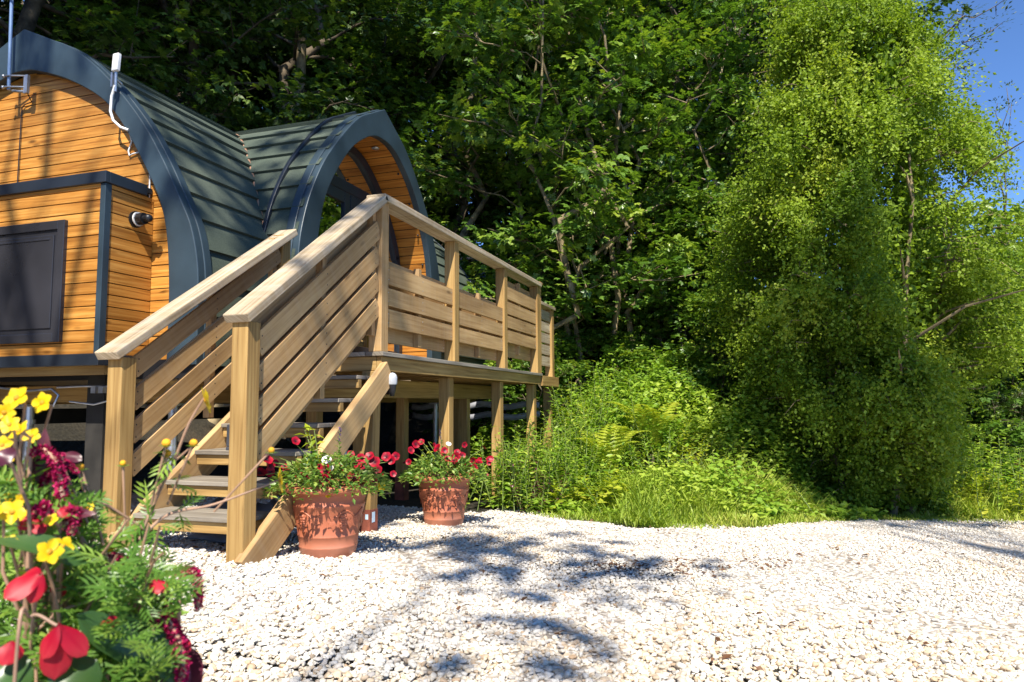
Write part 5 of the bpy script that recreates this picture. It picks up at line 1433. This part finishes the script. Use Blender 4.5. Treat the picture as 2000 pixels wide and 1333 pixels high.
# filling foliage with small ovate leaves, low in the bed
bed = empty('bedding_plant', toground(None, BASE[0] + .05, BASE[1] + .08), 'low mass of fresh green bedding leaves under the red flowers', 'plant')
lv = Leaves(); P, px, py = scatter(2400, .72, .92); P = P[py > 960]; n = len(P); a = rg.uniform(0, 6.28, n)
L = rg.uniform(.014, .032, n)
lv.add(P, np.stack([np.cos(a), np.sin(a), rg.normal(.2, .4, n)], -1), np.stack([rg.normal(-.3, .4, n), rg.normal(0, .4, n), np.ones(n)], -1), L, L * .52, np.clip(rg.normal(.5, .26, n), 0, 1), .15, .25)
lv.build('foliage', M['bedleaf'], bed)
mb = MB()
for _ in range(16):
    q = P[rg.integers(0, n)]; g_ = toground(None, BASE[0] + .05 + rg.normal(0, .05), BASE[1] + .08 + rg.normal(0, .05)); mb.tube([g_, (g_ + q) / 2 + rg.normal(0, .015, 3), q], [.004, .003, .0015], 5, 0, False)
mb.build('stem', M['stem'], bed)
# begonia with big leaves and hanging scarlet blooms
beg = empty('begonia_plant', toground(None, *at(110, 1333, .6)[:2]), 'begonia with drooping scarlet blooms and long pointed leaves nearest the camera', 'flowering plant')
gl_ = Grid(); dn = np.array([0, 0, -1.]); C_ = CAMDIR(at(120, 1200, .6))
for a, b_, w, n_ in (((150, 1200, .62), (320, 1320, .66), .038, C_ + [0, 0, 1.1]), ((170, 1100, .63), (-10, 1040, .60), .030, C_ * .6 + [0, 0, 1.]), ((250, 1200, .68), (352, 1335, .66), .034, C_ + [0, .2, 1]), ((60, 1290, .58), (-30, 1345, .56), .05, C_ + [0, 0, 1.]), ((190, 1290, .6), (90, 1370, .57), .05, C_ + [0, 0, 1.4])):
    gl_ = Grid(); gl_.petal(at(*a), at(*b_), n_, w, .3, .10, (.1, .72), .2, .75, .04, 12, 9); gl_.build('leaf', M['bigleaf'], beg)
def bloom(cpx, cpy, dd, tips, w, seed):
    g_ = Grid(); c_ = at(cpx, cpy, dd)
    for k, (tx, ty, td, ws, nrm) in enumerate(tips): g_.petal(c_ + rg.normal(0, .001, 3), at(tx, ty, td), np.array(nrm) + CAMDIR(c_), w * ws, -.14, .10, (.35, 1.12), .25, .85, .03, 10, 9)
    o = g_.build('flower', M['scarlet'], beg)
    return o
U = [0, 0, .4]
bloom(112, 1222, .58, [(105, 1332, .575, 1.25, [0, 0, .3]), (78, 1288, .57, .85, [0, .5, .3]), (172, 1278, .585, .95, [0, -.6, .4]), (140, 1250, .60, .6, U), (92, 1225, .6, .5, U)], .022, 1)
bloom(82, 1122, .60, [(6, 1165, .58, 1.2, [0, 0, .9]), (58, 1180, .59, .7, [0, 0, .2]), (40, 1120, .61, .8, U), (75, 1165, .6, .6, U)], .020, 2)
bloom(118, 1140, .66, [(104, 1158, .65, .7, U), (118, 1168, .66, .5, U), (108, 1122, .67, .5, U)], .018, 3)
bloom(330, 1235, .72, [(352, 1290, .71, 1.3, [0, .4, .4]), (338, 1292, .7, 1., U), (318, 1262, .72, .6, U)], .026, 4)
bloom(150, 998, .76, [(186, 1018, .76, .9, [0, 0, .8]), (140, 1025, .75, .6, U)], .02, 5)
bloom(60, 1010, .64, [(85, 1040, .63, .7, U), (40, 1035, .63, .6, U)], .02, 7)
bloom(135, 985, .66, [(120, 1010, .65, .8, U), (150, 1012, .66, .6, U)], .018, 8)
bloom(215, 1205, .64, [(205, 1228, .63, .8, U), (228, 1225, .64, .7, U)], .016, 9)
bloom(300, 1130, .68, [(318, 1155, .67, .9, U), (295, 1158, .68, .6, U)], .018, 10)
bloom(20, 1255, .57, [(5, 1300, .56, .9, U), (35, 1292, .57, .7, U)], .022, 11)
bloom(205, 1130, .72, [(238, 1150, .72, .9, U), (212, 1155, .71, .7, U)], .012, 6)
mb = MB()
for (a, b_, c_) in (((70, 1400, .62), (60, 1250, .61), (82, 1122, .60)), ((30, 1310, .56), (60, 1205, .58), (112, 1222, .58)), ((300, 1400, .7), (320, 1300, .72), (330, 1235, .72)), ((130, 1300, .7), (130, 1200, .7), (118, 1140, .66)), ((100, 1200, .74), (120, 1060, .75), (150, 998, .76))):
    P = [at(*a), at(*b_), at(*c_)]; P = [toground(None, *P[0][:2])] + P; mb.tube(curve3(np.array(P), 20), .0014, 6, 0, False)
mb.build('stem', M['stem_pink'], beg)
# love-lies-bleeding tassels
AMZ = .08
am = empty('amaranth_plant', toground(None, *at(220, 1333, .8)[:2]), 'dark crimson hanging amaranth tassels among the yellow flowers', 'flowering plant')
mb = MB()
for pts, r in (([(60, 885, .76), (85, 880, .76), (110, 905, .76), (118, 940, .76), (122, 985, .75), (128, 1035, .75)], .0085), ([(120, 890, .77), (100, 915, .77), (86, 945, .77), (84, 970, .77)], .006), ([(100, 900, .78), (128, 905, .78), (150, 922, .78)], .005), ([(118, 1000, .74), (150, 1002, .74), (140, 1040, .74)], .008),
               ([(352, 1120, .8), (378, 1118, .8), (384, 1145, .8), (388, 1185, .8)], .0085), ([(300, 1210, .76), (325, 1215, .76), (345, 1245, .76), (356, 1300, .75), (352, 1335, .75)], .011), ([(300, 1130, .8), (325, 1150, .8), (330, 1185, .8)], .006), ([(60, 1010, .72), (85, 990, .72), (98, 1020, .72)], .008), ([(218, 1085, .78), (238, 1092, .78), (245, 1105, .78)], .006)):
    c_ = curve3(np.array([at(q[0], q[1], q[2] - AMZ) for q in pts]), 20); lv = Leaves(); m = len(c_)
    for rep in range(26):
        v = unit(rg.normal(0, 1, (m, 3))); lv.diamond(c_ + v * r * .2, v, rg.normal(0, 1, (m, 3)), rg.uniform(.5, 1., m) * .72 * r * (.55 + .6 * np.sin(np.linspace(.2, 2.9, m))), .004, rg.random(m))
    lv.build('tassel', M['magenta'], am)
    mb.tube([toground(None, *c_[0][:2]), c_[0] - [0, 0, .12], c_[0] - [0, 0, .03], c_[0]], [.004, .003, .002, .002], 6, 0, False); mb.tube(c_, r * .4, 6, 0, False)
mb.build('stem', M['stem_pink'], am)
gl_ = Grid()
for a, b_, w in (((80, 950, .77), (88, 838, .77), .017), ((300, 1230, .78), (372, 1330, .76), .03), ((290, 1170, .8), (355, 1265, .78), .022), ((20, 905, .66), (-10, 880, .66), .02), ((160, 900, .8), (118, 885, .8), .012), ((110, 1010, .74), (185, 1000, .74), .014), ((330, 1260, .8), (370, 1400, .76), .05)):
    gl_ = Grid(); gl_.petal(at(a[0], a[1], a[2] - AMZ), at(b_[0], b_[1], b_[2] - AMZ), CAMDIR(at(*b_)) + [0, 0, .5], w, .35, .1, (.1, .7), .2, .8, .05, 10, 7); gl_.build('leaf', M['darkleaf'], am)
